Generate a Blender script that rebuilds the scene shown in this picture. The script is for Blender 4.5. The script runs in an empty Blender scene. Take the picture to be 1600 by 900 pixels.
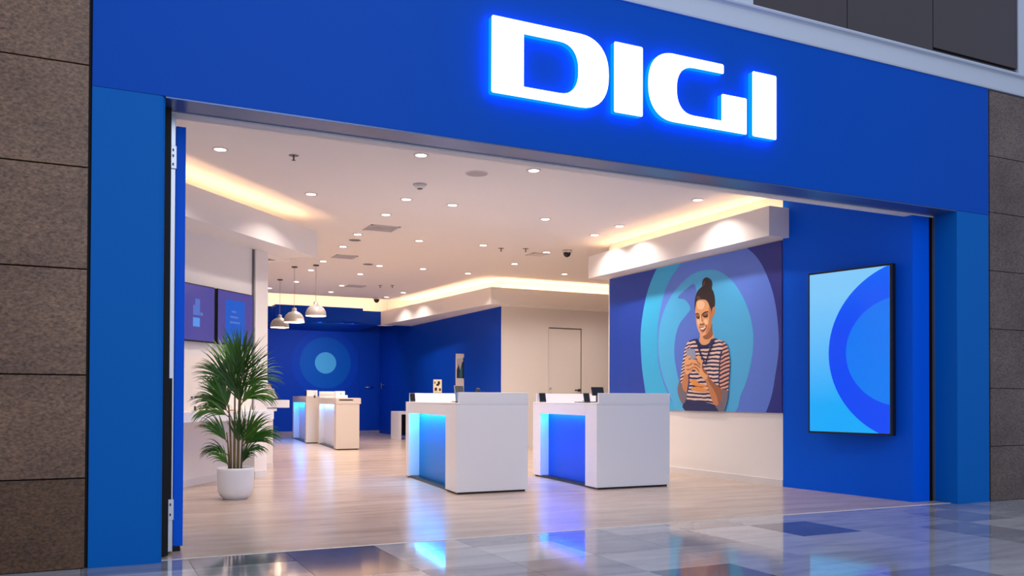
import bpy, math, random
from mathutils import Vector, Matrix
random.seed(7)
PI = math.pi
C = bpy.context.scene.collection
SC = bpy.context.scene

# ------------------------------------------------------------------ camera
cam_d = bpy.data.cameras.new('camera')
cam = bpy.data.objects.new('camera', cam_d)
C.objects.link(cam)
SC.camera = cam
cam_d.sensor_width = 36.0
cam_d.lens = 1354.7 / 1600 * 36
cam_d.shift_y = (604.96 - 450) / 1600
cam_d.clip_end = 200
yaw, pitch, roll = 0.451642, 0.0126, -0.0035447
fwd = Vector((math.sin(yaw)*math.cos(pitch), math.cos(yaw)*math.cos(pitch), math.sin(pitch)))
rgt = Vector((math.cos(yaw), -math.sin(yaw), 0))
dwn = fwd.cross(rgt)
r_ = math.cos(roll)*rgt + math.sin(roll)*dwn
d_ = -math.sin(roll)*rgt + math.cos(roll)*dwn
M = Matrix((r_, -d_, -fwd)).transposed().to_4x4()
M.translation = Vector((0, -6.194, 1.1))
cam.matrix_world = M

# ------------------------------------------------------------------ view, world, large lights
SC.view_settings.view_transform = 'Standard'
SC.view_settings.look = 'None'
SC.view_settings.exposure = 0.0
SC.view_settings.gamma = 1.0
SC.view_settings.use_curve_mapping = False
W = bpy.data.worlds.new('mall_ambient')
SC.world = W
W.use_nodes = True
W.node_tree.nodes['Background'].inputs[0].default_value = (0.60, 0.72, 1.0, 1)
W.node_tree.nodes['Background'].inputs[1].default_value = 0.55

def area(name, loc, aim, sx, sy, power, color, parent=None, disk=False, spread=PI):
    d = bpy.data.lights.new(name, 'AREA')
    d.shape = 'DISK' if disk else 'RECTANGLE'
    d.size = sx
    if not disk: d.size_y = sy
    d.energy = power; d.color = color; d.spread = spread
    o = bpy.data.objects.new(name, d); C.objects.link(o)
    if parent:
        o.parent = parent; loc = Vector(loc) - parent.location
    o.location = loc
    o.rotation_euler = Vector(aim).to_track_quat('-Z', 'X').to_euler()
    return o

# added soft overhead source lighting the facade, unseen above and behind the viewer
area('mall_overhead_fill', (3.0, -7.5, 9.0), (0.10, 0.85, -0.75), 12, 5, 300, (0.80, 0.90, 1.0))
# added fill light behind the viewer, brightening the desk fronts
area('front_fill_light', (4.0, -15.0, 2.2), (0, 1, 0), 16, 3.6, 620, (0.96, 0.95, 1.0))

# ------------------------------------------------------------------ colour + materials
def lin(c):
    return tuple(((v/255)/12.92 if v/255 <= .04045 else ((v/255+.055)/1.055)**2.4) for v in c) + (1,)
def mat(name, col, rough=.5, metal=0, spec=.5, emit=None, estr=0, coat=0, bump=0, bscale=40, vary=0, vscale=3):
    m = bpy.data.materials.new(name); m.use_nodes = True
    nt = m.node_tree; b = nt.nodes['Principled BSDF']
    b.inputs['Base Color'].default_value = lin(col)
    b.inputs['Roughness'].default_value = rough
    b.inputs['Metallic'].default_value = metal
    b.inputs['Specular IOR Level'].default_value = spec
    b.inputs['Coat Weight'].default_value = coat
    if emit:
        b.inputs['Emission Color'].default_value = lin(emit)
        b.inputs['Emission Strength'].default_value = estr
    if bump or vary:
        tc = nt.nodes.new('ShaderNodeTexCoord'); n = nt.nodes.new('ShaderNodeTexNoise')
        n.inputs['Scale'].default_value = bscale if bump else vscale; n.inputs['Detail'].default_value = 3
        nt.links.new(tc.outputs['Object'], n.inputs['Vector'])
        if bump:
            bp = nt.nodes.new('ShaderNodeBump'); bp.inputs['Strength'].default_value = bump; bp.inputs['Distance'].default_value = .002
            nt.links.new(n.outputs['Fac'], bp.inputs['Height']); nt.links.new(bp.outputs['Normal'], b.inputs['Normal'])
        if vary:
            mx = nt.nodes.new('ShaderNodeMix'); mx.data_type = 'RGBA'
            a = lin(col); mx.inputs[6].default_value = tuple(v*(1-vary) for v in a[:3])+(1,)
            mx.inputs[7].default_value = tuple(min(1, v*(1+vary)) for v in a[:3])+(1,)
            nt.links.new(n.outputs['Fac'], mx.inputs[0]); nt.links.new(mx.outputs[2], b.inputs['Base Color'])
    return m

def granite(name, c1, c2, rough):
    m = bpy.data.materials.new(name); m.use_nodes = True
    nt = m.node_tree; b = nt.nodes['Principled BSDF']; L = nt.links.new
    tc = nt.nodes.new('ShaderNodeTexCoord')
    n1 = nt.nodes.new('ShaderNodeTexNoise'); n1.inputs['Scale'].default_value = 70; n1.inputs['Detail'].default_value = 5; n1.inputs['Roughness'].default_value = .75
    n2 = nt.nodes.new('ShaderNodeTexNoise'); n2.inputs['Scale'].default_value = 2.2; n2.inputs['Detail'].default_value = 3
    v = nt.nodes.new('ShaderNodeTexVoronoi'); v.inputs['Scale'].default_value = 85
    mp = nt.nodes.new('ShaderNodeMapping'); mp.inputs['Scale'].default_value = (.55, 1, 1)
    L(tc.outputs['Object'], mp.inputs[0])
    for n in (n1, n2, v): L(mp.outputs[0], n.inputs['Vector'])
    r1 = nt.nodes.new('ShaderNodeValToRGB')
    r1.color_ramp.elements[0].position = .32; r1.color_ramp.elements[0].color = lin(c1)
    r1.color_ramp.elements[1].position = .72; r1.color_ramp.elements[1].color = lin(c2)
    L(n1.outputs['Fac'], r1.inputs[0])
    mx = nt.nodes.new('ShaderNodeMix'); mx.data_type = 'RGBA'; mx.blend_type = 'MULTIPLY'; mx.inputs[0].default_value = .7
    r2 = nt.nodes.new('ShaderNodeValToRGB')
    r2.color_ramp.elements[0].position = .3; r2.color_ramp.elements[0].color = (.55, .5, .5, 1)
    r2.color_ramp.elements[1].position = .7; r2.color_ramp.elements[1].color = (1.25, 1.25, 1.25, 1)
    L(n2.outputs['Fac'], r2.inputs[0]); L(r1.outputs[0], mx.inputs[6]); L(r2.outputs[0], mx.inputs[7])
    # pale flecks
    r3 = nt.nodes.new('ShaderNodeValToRGB')
    r3.color_ramp.elements[0].position = .06; r3.color_ramp.elements[0].color = (1, 1, 1, 1)
    r3.color_ramp.elements[1].position = .16; r3.color_ramp.elements[1].color = (0, 0, 0, 1)
    L(v.outputs['Distance'], r3.inputs[0])
    m2 = nt.nodes.new('ShaderNodeMix'); m2.data_type = 'RGBA'; m2.inputs[7].default_value = lin((170, 158, 150))
    f = nt.nodes.new('ShaderNodeMath'); f.operation = 'MULTIPLY'; f.inputs[1].default_value = .35
    L(r3.outputs[0], f.inputs[0]); L(f.outputs[0], m2.inputs[0]); L(mx.outputs[2], m2.inputs[6])
    L(m2.outputs[2], b.inputs['Base Color'])
    b.inputs['Roughness'].default_value = rough
    bp = nt.nodes.new('ShaderNodeBump'); bp.inputs['Strength'].default_value = .15; bp.inputs['Distance'].default_value = .001
    L(n1.outputs['Fac'], bp.inputs['Height']); L(bp.outputs['Normal'], b.inputs['Normal'])
    return m

def streaked(name, c1, c2, rough, ax, plank=None, ior=1.5, bump=.0):
    """pale stone / wood-look floor with long soft streaks running along x"""
    m = bpy.data.materials.new(name); m.use_nodes = True
    nt = m.node_tree; b = nt.nodes['Principled BSDF']; L = nt.links.new
    tc = nt.nodes.new('ShaderNodeTexCoord')
    mp = nt.nodes.new('ShaderNodeMapping'); mp.inputs['Scale'].default_value = ax
    L(tc.outputs['Object'], mp.inputs[0])
    n1 = nt.nodes.new('ShaderNodeTexNoise'); n1.inputs['Scale'].default_value = 3.0; n1.inputs['Detail'].default_value = 6; n1.inputs['Roughness'].default_value = .6; n1.inputs['Distortion'].default_value = .6
    L(mp.outputs[0], n1.inputs['Vector'])
    r1 = nt.nodes.new('ShaderNodeValToRGB')
    r1.color_ramp.elements[0].position = .3; r1.color_ramp.elements[0].color = lin(c1)
    r1.color_ramp.elements[1].position = .7; r1.color_ramp.elements[1].color = lin(c2)
    L(n1.outputs['Fac'], r1.inputs[0])
    out = r1.outputs[0]
    if plank:
        br = nt.nodes.new('ShaderNodeTexBrick'); br.inputs['Scale'].default_value = 1
        br.inputs['Brick Width'].default_value = plank[0]; br.inputs['Row Height'].default_value = plank[1]
        br.inputs['Mortar Size'].default_value = .002; br.inputs['Color1'].default_value = (1, 1, 1, 1)
        br.inputs['Color2'].default_value = (.93, .92, .92, 1); br.inputs['Mortar'].default_value = (.84, .82, .8, 1)
        L(tc.outputs['Object'], br.inputs['Vector'])
        mx = nt.nodes.new('ShaderNodeMix'); mx.data_type = 'RGBA'; mx.blend_type = 'MULTIPLY'; mx.inputs[0].default_value = 1
        L(out, mx.inputs[6]); L(br.outputs['Color'], mx.inputs[7]); out = mx.outputs[2]
    L(out, b.inputs['Base Color'])
    b.inputs['Roughness'].default_value = rough; b.inputs['IOR'].default_value = ior
    if bump:
        n3 = nt.nodes.new('ShaderNodeTexNoise'); n3.inputs['Scale'].default_value = 14; n3.inputs['Detail'].default_value = 1
        L(mp.outputs[0], n3.inputs['Vector'])
        bp = nt.nodes.new('ShaderNodeBump'); bp.inputs['Strength'].default_value = bump; bp.inputs['Distance'].default_value = .001
        L(n3.outputs['Fac'], bp.inputs['Height']); L(bp.outputs['Normal'], b.inputs['Normal'])
    return m

def emis(name, col, s=1.0, grad=None):
    """self-lit screen colour, optionally running to a second colour down the picture"""
    m = bpy.data.materials.new(name); m.use_nodes = True
    nt = m.node_tree; b = nt.nodes['Principled BSDF']
    b.inputs['Base Color'].default_value = (.01, .01, .012, 1); b.inputs['Roughness'].default_value = .12; b.inputs['Specular IOR Level'].default_value = .25
    b.inputs['Emission Strength'].default_value = s
    b.inputs['Emission Color'].default_value = lin(col)
    if grad:
        tc = nt.nodes.new('ShaderNodeTexCoord'); sp = nt.nodes.new('ShaderNodeSeparateXYZ')
        mr = nt.nodes.new('ShaderNodeMapRange'); mr.inputs[1].default_value = grad[1]; mr.inputs[2].default_value = grad[2]
        mx = nt.nodes.new('ShaderNodeMix'); mx.data_type = 'RGBA'
        mx.inputs[6].default_value = lin(col); mx.inputs[7].default_value = lin(grad[0])
        nt.links.new(tc.outputs['Object'], sp.inputs[0]); nt.links.new(sp.outputs['Z'], mr.inputs[0])
        nt.links.new(mr.outputs[0], mx.inputs[0]); nt.links.new(mx.outputs[2], b.inputs['Emission Color'])
    return m

def stripes(name, period, ky, duty, ca, cb, ph=0):
    m = bpy.data.materials.new(name); m.use_nodes = True
    nt = m.node_tree; b = nt.nodes['Principled BSDF']; L = nt.links.new
    tc = nt.nodes.new('ShaderNodeTexCoord'); sp = nt.nodes.new('ShaderNodeSeparateXYZ'); L(tc.outputs['Object'], sp.inputs[0])
    n = nt.nodes.new('ShaderNodeTexNoise'); n.inputs['Scale'].default_value = 5; L(tc.outputs['Object'], n.inputs['Vector'])
    def mth(op, a, c):
        q = nt.nodes.new('ShaderNodeMath'); q.operation = op
        for i, v in enumerate((a, c)):
            if isinstance(v, (int, float)): q.inputs[i].default_value = v
            elif v is not None: L(v, q.inputs[i])
        return q.outputs[0]
    t = mth('ADD', sp.outputs['Z'], mth('MULTIPLY', sp.outputs['Y'], ky))
    t = mth('ADD', t, mth('MULTIPLY', n.outputs['Fac'], period*.9))
    t = mth('FRACT', mth('ADD', mth('DIVIDE', t, period), ph), 0)
    t = mth('GREATER_THAN', t, duty)
    mx = nt.nodes.new('ShaderNodeMix'); mx.data_type = 'RGBA'; mx.inputs[6].default_value = lin(ca); mx.inputs[7].default_value = lin(cb)
    L(t, mx.inputs[0]); L(mx.outputs[2], b.inputs['Base Color']); b.inputs['Roughness'].default_value = .5
    return m

BLUE   = mat('header_blue_lacquer', (0, 77, 182), .5, spec=.10)
BLUEP  = mat('blue_lacquer_pillar_lit', (0, 100, 186), .5, spec=.10)  # header's lacquer shifted to cyan: the pillars' more neutral light in its colour
BLUEIN = mat('shop_blue_paint', (0, 94, 232), .5, spec=.10)
NAVYW  = mat('back_blue_paint', (0, 66, 188), .5, spec=.15)
WHITE  = mat('white_paint', (238, 234, 232), .55)
CEIL   = mat('ceiling_white', (232, 228, 228), .7)
DESKW  = mat('desk_white_laminate', (240, 240, 244), .3)
BLACK  = mat('black_plastic', (12, 12, 14), .35)
DARK   = mat('dark_gap', (8, 9, 12), .8)
DGREY  = mat('dark_grey_plastic', (60, 60, 66), .4)
ALU    = mat('brushed_aluminium', (170, 176, 190), .32, metal=.85)
LINING = mat('soffit_lining', (72, 98, 150), .3, metal=.4)
TRIMG  = mat('cornice_grey', (190, 198, 212), .45)
BROWNP = mat('brown_metal_panel', (66, 58, 60), .42, vary=.06)
SKIRT  = mat('skirting_white', (226, 222, 222), .45)
STEEL  = mat('satin_steel', (190, 190, 195), .3, metal=1)
GRANL  = granite('brown_granite_left', (66, 42, 28), (160, 122, 94), .4)
GRANB  = granite('brown_granite_base', (50, 28, 14), (128, 92, 60), .3)
GRANR  = granite('brown_granite_right', (52, 41, 37), (134, 114, 102), .4)
SHOPF  = streaked('shop_floor_oak_stone', (174, 152, 136), (205, 186, 170), .24, (.35, 1.6, 1), plank=(1.2, .3), ior=1.5, bump=.05)
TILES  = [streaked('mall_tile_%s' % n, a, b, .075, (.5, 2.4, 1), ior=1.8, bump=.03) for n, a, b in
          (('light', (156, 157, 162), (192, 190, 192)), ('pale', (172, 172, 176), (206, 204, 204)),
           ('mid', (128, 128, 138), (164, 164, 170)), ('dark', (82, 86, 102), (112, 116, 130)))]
GROUT  = mat('grout', (120, 122, 128), .5)

# ------------------------------------------------------------------ mesh builder
class MB:
    def __init__(s): s.v = []; s.f = []; s.m = []; s.mats = []; s.sm = []
    def _mi(s, m):
        if m not in s.mats: s.mats.append(m)
        return s.mats.index(m)
    def add(s, vs, fs, m, smooth=False, T=None):
        o = len(s.v); i = s._mi(m)
        s.v += [tuple(T @ Vector(v)) if T else tuple(v) for v in vs]
        for f in fs: s.f.append([o+k for k in f]); s.m.append(i); s.sm.append(smooth)
        return s
    def box(s, x0, x1, y0, y1, z0, z1, m, T=None):
        v = [(x, y, z) for x in (x0, x1) for y in (y0, y1) for z in (z0, z1)]
        return s.add(v, [(0,1,3,2),(4,6,7,5),(0,4,5,1),(2,3,7,6),(0,2,6,4),(1,5,7,3)], m, T=T)
    def prism(s, poly, z0, z1, m, T=None):
        n = len(poly)
        v = [(p[0], p[1], z0) for p in poly] + [(p[0], p[1], z1) for p in poly]
        f = [tuple(range(n))[::-1], tuple(range(n, 2*n))] + [(i, (i+1) % n, n+(i+1) % n, n+i) for i in range(n)]
        return s.add(v, f, m, T=T)
    def wallprism(s, poly, y0, y1, m, T=None, smooth=False):   # outline in x-z, extruded along y
        n = len(poly)
        v = [(p[0], y0, p[1]) for p in poly] + [(p[0], y1, p[1]) for p in poly]
        s.add(v, [tuple(range(n)), tuple(range(n, 2*n))[::-1]], m, T=T)
        return s.add(v, [(i, n+i, n+(i+1) % n, (i+1) % n) for i in range(n)], m, smooth, T=T)
    def lathe(s, prof, c, m, seg=32, smooth=True, T=None):
        n = len(prof); v = []; f = []
        for k in range(seg):
            a = 2*PI*k/seg
            v += [(c[0]+r*math.cos(a), c[1]+r*math.sin(a), c[2]+z) for r, z in prof]
        for k in range(seg):
            k2 = (k+1) % seg
            f += [(k*n+i, k2*n+i, k2*n+i+1, k*n+i+1) for i in range(n-1)]
        return s.add(v, f, m, smooth, T=T)
    def tube(s, pts, rad, m, seg=8, T=None):
        pts = [Vector(p) for p in pts]; v = []; f = []; N = len(pts)
        for i, p in enumerate(pts):
            d = (pts[min(i+1, N-1)] - pts[max(i-1, 0)]).normalized()
            a = d.cross(Vector((0, 0, 1)) if abs(d.z) < .9 else Vector((1, 0, 0))).normalized(); b = d.cross(a)
            r = rad[i] if isinstance(rad, (list, tuple)) else rad
            v += [p + r*(math.cos(2*PI*k/seg)*a + math.sin(2*PI*k/seg)*b) for k in range(seg)]
        for i in range(N-1):
            f += [(i*seg+k, i*seg+(k+1) % seg, (i+1)*seg+(k+1) % seg, (i+1)*seg+k) for k in range(seg)]
        f += [tuple(range(seg))[::-1], tuple(range((N-1)*seg, N*seg))]
        return s.add(v, f, m, True, T=T)
    def build(s, name, parent=None, bevel=0, segs=2):
        off = Vector((0, 0, 0)); p = parent
        while p is not None: off += p.location; p = p.parent
        me = bpy.data.meshes.new(name)
        me.from_pydata([tuple(Vector(v)-off) for v in s.v], [], s.f)
        for m in s.mats: me.materials.append(m)
        me.polygons.foreach_set('material_index', s.m)
        me.polygons.foreach_set('use_smooth', s.sm)
        me.update()
        o = bpy.data.objects.new(name, me); C.objects.link(o)
        if parent: o.parent = parent
        if bevel:
            b = o.modifiers.new('bevel', 'BEVEL'); b.width = bevel; b.segments = segs; b.limit_method = 'ANGLE'; b.angle_limit = .6
        return o
def tag(o, label=None, cat=None, group=None, kind=None):
    if label: o['label'] = label
    if cat: o['category'] = cat
    if group: o['group'] = group
    if kind: o['kind'] = kind
    return o
def thing(name, loc, label=None, cat=None, group=None, kind=None):
    o = bpy.data.objects.new(name, None); C.objects.link(o); o.location = loc; o.empty_display_size = .1
    return tag(o, label, cat, group, kind)
def dup(root, loc, label=None, group=None):
    r = root.copy(); C.objects.link(r); r.location = loc
    if label: r['label'] = label
    if group: r['group'] = group
    for ch in list(root.children):
        c = ch.copy(); C.objects.link(c); c.parent = r
        for g in list(ch.children):
            d = g.copy(); C.objects.link(d); d.parent = c
    return r
def clip(poly, x0, x1, y0, y1):
    def cut(P, ins, inter):
        out = []
        for i in range(len(P)):
            a, b = P[i-1], P[i]
            if ins(b):
                if not ins(a): out.append(inter(a, b))
                out.append(b)
            elif ins(a): out.append(inter(a, b))
        return out
    def lerp(a, b, t): return (a[0]+(b[0]-a[0])*t, a[1]+(b[1]-a[1])*t)
    for ax, lim, sg in ((0, x0, 1), (0, x1, -1), (1, y0, 1), (1, y1, -1)):
        if not poly: break
        poly = cut(poly, lambda p: (p[ax]-lim)*sg >= 0, lambda a, b: lerp(a, b, (lim-a[ax])/(b[ax]-a[ax])))
    return poly

# ================================================================== FLOOR
fl = thing('floor', (0, 0, 0), 'polished stone floor running from the mall into the shop', None, None, 'structure')
MB().box(-8, 20, -14, .1, -.06, -.006, GROUT).build('subfloor', fl)
o = MB().box(-3, 16, .1, 22, -.06, 0, SHOPF).build('shop_flooring', fl)
o['label'] = 'matt pale wood-look stone flooring inside the shop'
MB().box(.43, 8.235, .078, .10, -.01, .002, mat('threshold_cream', (232, 220, 208), .4)).build('threshold_strip', fl)
ys = [.08, -.3, -.95, -1.6, -2.25, -2.9, -3.55]
xs = [-1.35+.65*i for i in range(18)]
darks = {(5, 1): 3, (10, 1): 0, (3, 0): 3, (4, 0): 2, (2, 1): 3, (3, 1): 3, (1, 1): 2, (7, 3): 3, (7, 2): 0, (8, 0): 1,
         (6, 1): 0, (9, 1): 1, (8, 3): 3, (4, 1): 2, (6, 2): 1, (5, 0): 0}
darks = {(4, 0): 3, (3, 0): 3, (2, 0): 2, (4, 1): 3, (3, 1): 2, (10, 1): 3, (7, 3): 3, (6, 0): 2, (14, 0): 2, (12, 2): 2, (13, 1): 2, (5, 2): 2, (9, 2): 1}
random.seed(3)
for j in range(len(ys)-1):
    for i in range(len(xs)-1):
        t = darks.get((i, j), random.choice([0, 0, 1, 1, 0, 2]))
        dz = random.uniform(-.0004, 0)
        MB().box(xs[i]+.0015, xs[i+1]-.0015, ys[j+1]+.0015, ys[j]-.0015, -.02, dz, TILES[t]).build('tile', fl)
for x0, x1, y0, y1 in ((-8, -1.352, -14, .08), (9.702, 20, -14, .08), (-1.35, 9.7, -14, -3.552)):
    MB().box(x0, x1, y0, y1, -.02, 0, TILES[0]).build('outer_paving', fl)

# ================================================================== FACADE
wf = thing('wall_front', (0, 0, 0), 'blue lacquered shop front framing the wide opening', None, None, 'structure')
OZ = 3.105
MB().box(-.012, 8.75, 0, .28, OZ+.003, 4.49, BLUE).build('header_panel', wf)
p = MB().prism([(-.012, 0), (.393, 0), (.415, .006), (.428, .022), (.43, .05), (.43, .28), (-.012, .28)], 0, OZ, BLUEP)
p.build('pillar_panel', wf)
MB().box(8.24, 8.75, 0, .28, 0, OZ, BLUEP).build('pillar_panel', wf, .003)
MB().box(.43, 8.24, .004, .285, OZ-.008, OZ+.003, LINING).build('soffit_lining', wf)
MB().box(.43, 8.24, .286, .40, OZ-.02, 3.69, CEIL).build('header_backing', wf)
MB().box(8.187, 8.236, .30, .32, 0, OZ-.01, DARK).build('door_slot', wf)
MB().box(8.2355, 8.2395, .27, .30, 0, OZ-.01, ALU).build('edge_bead', wf)
MB().box(-.03, -.012, .03, .3, 0, 4.49, DARK).box(8.75, 8.768, .03, .3, 0, 4.49, DARK).build('shadow_joint', wf)
MB().box(-.03, 8.768, .281, .30, 3.72, 4.49, DARK).build('header_back', wf)

# granite cladding
wl = thing('wall_outer_left', (-.03, 0, 0), 'dark brown granite cladding left of the blue shop front', None, None, 'structure')
MB().box(-3.5, -.03, .03, .3, 0, 5.2, DARK).build('backing', wl)
zz = [0, .578, 1.238, 1.917, 2.572, 3.233, 3.89, 4.49]
for a, b in zip(zz, zz[1:]):
    for x0, x1 in ((-1.25, -.032), (-2.5, -1.256)):
        MB().box(x0, x1, -.004, .04, a+.004, b-.004, GRANB if a == 0 else GRANL).build('stone_slab', wl, .002, 1)
wr = thing('wall_outer_right', (8.77, 0, 0), 'dark brown granite cladding right of the blue shop front', None, None, 'structure')
MB().box(8.768, 13, .03, .3, 0, 4.49, DARK).build('backing', wr)
zz = [0, .595, 1.224, 1.871, 2.505, 3.14, 3.755, 4.47]
for a, b in zip(zz, zz[1:]):
    for x0, x1 in ((8.77, 9.98), (9.986, 11.2)):
        MB().box(x0, x1, -.004, .04, a+.003, b-.003, GRANR).build('stone_slab', wr, .002, 1)

# cornice and the panels above it
tr = MB()
prof = [(.3, 4.485), (-.012, 4.485), (-.018, 4.50), (-.018, 4.665), (-.03, 4.675), (-.055, 4.682), (-.062, 4.695), (-.055, 4.71), (-.03, 4.716), (.3, 4.716)]
n = len(prof)
v = [(-3.5, a, b) for a, b in prof] + [(13, a, b) for a, b in prof]
tr.add(v, [tuple(range(n))[::-1], tuple(range(n, 2*n))] + [(i, (i+1) % n, n+(i+1) % n, n+i) for i in range(n)], TRIMG)
tag(tr.build('trim_1'), 'pale grey projecting cornice above the blue header', kind='structure')
up = thing('wall_upper', (5, 0, 4.7), 'storey above the cornice with brown metal panels and pale frames', None, None, 'structure')
MB().box(-3.5, 13, .06, .3, 4.716, 6.6, DARK).build('backing', up)
MB().box(-3.5, 5.466, .0, .06, 4.716, 6.6, TRIMG).build('pale_panel', up)
MB().box(9.262, 9.42, .0, .06, 4.716, 6.6, TRIMG).build('pale_panel', up)
MB().box(9.43, 13, .0, .06, 4.716, 6.6, TRIMG).build('pale_panel', up)
for x0, x1, z0 in ((5.472, 6.658, 4.718), (6.668, 7.885, 4.718), (7.897, 9.256, 4.79)):
    MB().box(x0, x1, .01, .06, z0, 6.6, BROWNP).build('metal_panel', up)
MB().box(7.897, 9.256, .03, .06, 4.718, 4.775, BROWNP).build('metal_panel', up)

# ================================================================== SIGN
LETF = mat('letter_face', (255, 255, 255), .4, emit=(250, 252, 255), estr=1.6)
LETS = mat('letter_side', (30, 140, 255), .3, emit=(0, 102, 255), estr=2.0)
LETB = mat('letter_back_glow', (60, 150, 255), .4, emit=(30, 125, 255), estr=11)
def arc(cx, cz, rx, rz, a0, a1, n=14):
    return [(cx+rx*math.cos(math.radians(a0+(a1-a0)*i/n)), cz+rz*math.sin(math.radians(a0+(a1-a0)*i/n))) for i in range(n+1)]
def sup(cx, cz, rx, rz, a0, a1, n=14, e=.85):
    out = []
    for i in range(n+1):
        a = math.radians(a0+(a1-a0)*i/n); c, s_ = math.cos(a), math.sin(a)
        out.append((cx+rx*math.copysign(abs(c)**e, c), cz+rz*math.copysign(abs(s_)**e, s_)))
    return out
def rr(x0, x1, z0, z1, r=.015):
    return arc(x0+r, z0+r, r, r, 180, 270, 3)+arc(x1-r, z0+r, r, r, 270, 360, 3)+arc(x1-r, z1-r, r, r, 0, 90, 3)+arc(x0+r, z1-r, r, r, 90, 180, 3)
T_, B_ = 4.083, 3.488
def letter(outline, inner, label):
    t = thing('sign_letter', (sum(p[0] for p in outline)/len(outline), -.04, B_), label, 'sign letter', 'letters of the shop sign')
    def band(y0, y1, m, nm):
        mb = MB(); n = len(outline)
        v = [(x, y0, z) for x, z in outline]+[(x, y1, z) for x, z in outline]
        mb.add(v, [(i, n+i, n+(i+1) % n, (i+1) % n) for i in range(n)], m)
        if inner:
            k = len(inner); v = [(x, y0, z) for x, z in inner]+[(x, y1, z) for x, z in inner]
            mb.add(v, [(i, (i+1) % k, k+(i+1) % k, k+i) for i in range(k)], m)
        return mb.build(nm, t)
    def plate(y, m, nm):
        cu = bpy.data.curves.new('c', 'CURVE'); cu.dimensions = '2D'; cu.fill_mode = 'BOTH'
        for loop in ([outline] + ([inner] if inner else [])):
            sp = cu.splines.new('POLY'); sp.points.add(len(loop)-1)
            for q, (x, z) in zip(sp.points, loop): q.co = (x, z, 0, 1)
            sp.use_cyclic_u = True
        tmp = bpy.data.objects.new('t', cu); C.objects.link(tmp)
        dg = bpy.context.evaluated_depsgraph_get()
        me0 = tmp.evaluated_get(dg).to_mesh()
        vs = [(q.co.x, y, q.co.y) for q in me0.vertices]; fs = [tuple(pg.vertices) for pg in me0.polygons]
        tmp.evaluated_get(dg).to_mesh_clear(); bpy.data.objects.remove(tmp)
        return MB().add(vs, fs, m).build(nm, t)
    plate(-.085, LETF, 'face'); band(-.085, -.030, LETS, 'side_return'); plate(-.030, LETB, 'backlight')
# D
D_out = [(2.776+.012, T_), (2.776, T_-.012), (2.776, B_-.001), (2.788, B_-.012+.001)] + \
        [(3.56, B_-.010)] + sup(3.56, (T_+B_-.01)/2, .288, (T_-B_+.01)/2, -88, 88, 20) + [(3.56, T_)]
D_in = [(3.057, 3.983), (3.057, 3.565)] + sup(3.38, 3.774, .176, .209, -90, 90, 16) 
letter(D_out, D_in, 'white backlit letter D, first and widest of the sign')
letter(rr(3.900, 4.186, B_, T_-.002), None, 'white backlit letter I between the D and the G')
G = [(5.053, T_-.012), (5.041, T_), (4.52, T_)] + sup(4.52, 3.787, .278, .297, 92, 268, 22) + [(4.52, B_+.002), (5.305, B_+.002), (5.315, B_+.012), (5.315, 3.808), (5.305, 3.818), (5.040, 3.818), (5.028, 3.808), (5.028, 3.577), (4.72, 3.577)] + \
    sup(4.72, 3.786, .180, .208, 268, 92, 18) + [(4.72, 3.995), (5.043, 3.998), (5.053, 4.010)]
letter(G[::-1][::-1], None, 'white backlit letter G with an open arm')
letter(rr(5.381, 5.665, B_, T_-.002), None, 'white backlit letter I at the right end of the sign')

# ================================================================== SHOP SHELL
CZ = 3.69
ce = tag(MB().box(-1.2, 14, .30, 15.7, CZ, CZ+.06, CEIL).box(-1.2, 14, 15.7, 15.75, CZ, 4.02, CEIL).box(-1.2, 14, 15.7, 20.6, 3.98, 4.04, CEIL).build('ceiling'), 'flat white shop ceiling with recessed lights', kind='structure')
WARM = (1.0, .60, .33)
BZ0, BZ1 = 3.115, 3.485

# ---- right side wall: screen wall, mural wall, bulkhead
wrt = thing('wall_right', (7.9, 0, 0), 'right side wall, blue by the entrance and white further in', None, None, 'structure')
MB().prism([(7.93, .30), (8.187, .30), (8.187, 2.12), (7.817, 2.12)], 0, CZ, BLUEIN).build('blue_panel', wrt)
MB().prism([(7.82, 2.12), (8.187, 2.12), (8.187, 6.15), (7.82, 6.15)], 0, CZ, WHITE).build('white_panel', wrt)
MB().box(7.92, 8.187, 6.15, 6.37, 0, CZ, WHITE).build('end_panel', wrt)
tag(MB().box(7.806, 7.82, 2.125, 6.16, 0, .085, SKIRT).build('baseboard_right'), 'white skirting below the mural', kind='structure')
def bulkhead(name, front, back, label, m=None, lip=.03, under=None):
    """hollow light trough: front = outer edge polyline, back = wall side polyline (same order)"""
    m = m or WHITE
    t = thing(name, (front[0][0], front[0][1], BZ0), label, None, None, 'structure')
    poly = list(front)+list(back)[::-1]
    cxy = Vector((sum(q[0] for q in poly)/len(poly), sum(q[1] for q in poly)/len(poly)))
    inner = []
    for f_, b_ in zip(front, back if len(back) == len(front) else list(front)):
        dv = Vector((b_[0]-f_[0], b_[1]-f_[1])); dv = dv.normalized()*min(lip*.6, dv.length) if dv.length > 1e-6 else dv
        inner.append((f_[0]+dv.x, f_[1]+dv.y))
    MB().prism(inner+list(back)[::-1], BZ0+.004, BZ0+.03, under or m).build('underside', t)
    for i, (a, b) in enumerate(zip(front, front[1:])):
        a = Vector(a+(0,)); b = Vector(b+(0,)); d = (b-a).normalized(); n = Vector((-d.y, d.x, 0))
        mid = Vector(((back[0][0]+back[-1][0])/2, (back[0][1]+back[-1][1])/2, 0))
        if n.dot(mid-(a+b)/2) < 0: n = -n
        if i and abs(d.dot(prev)) < .15: a = a+d*(lip+.0005)
        prev = d
        q = [a, b, b+n*lip, a+n*lip]
        MB().prism([(p.x, p.y) for p in q], BZ0, BZ1, m).build('fascia', t)
    return t
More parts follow.
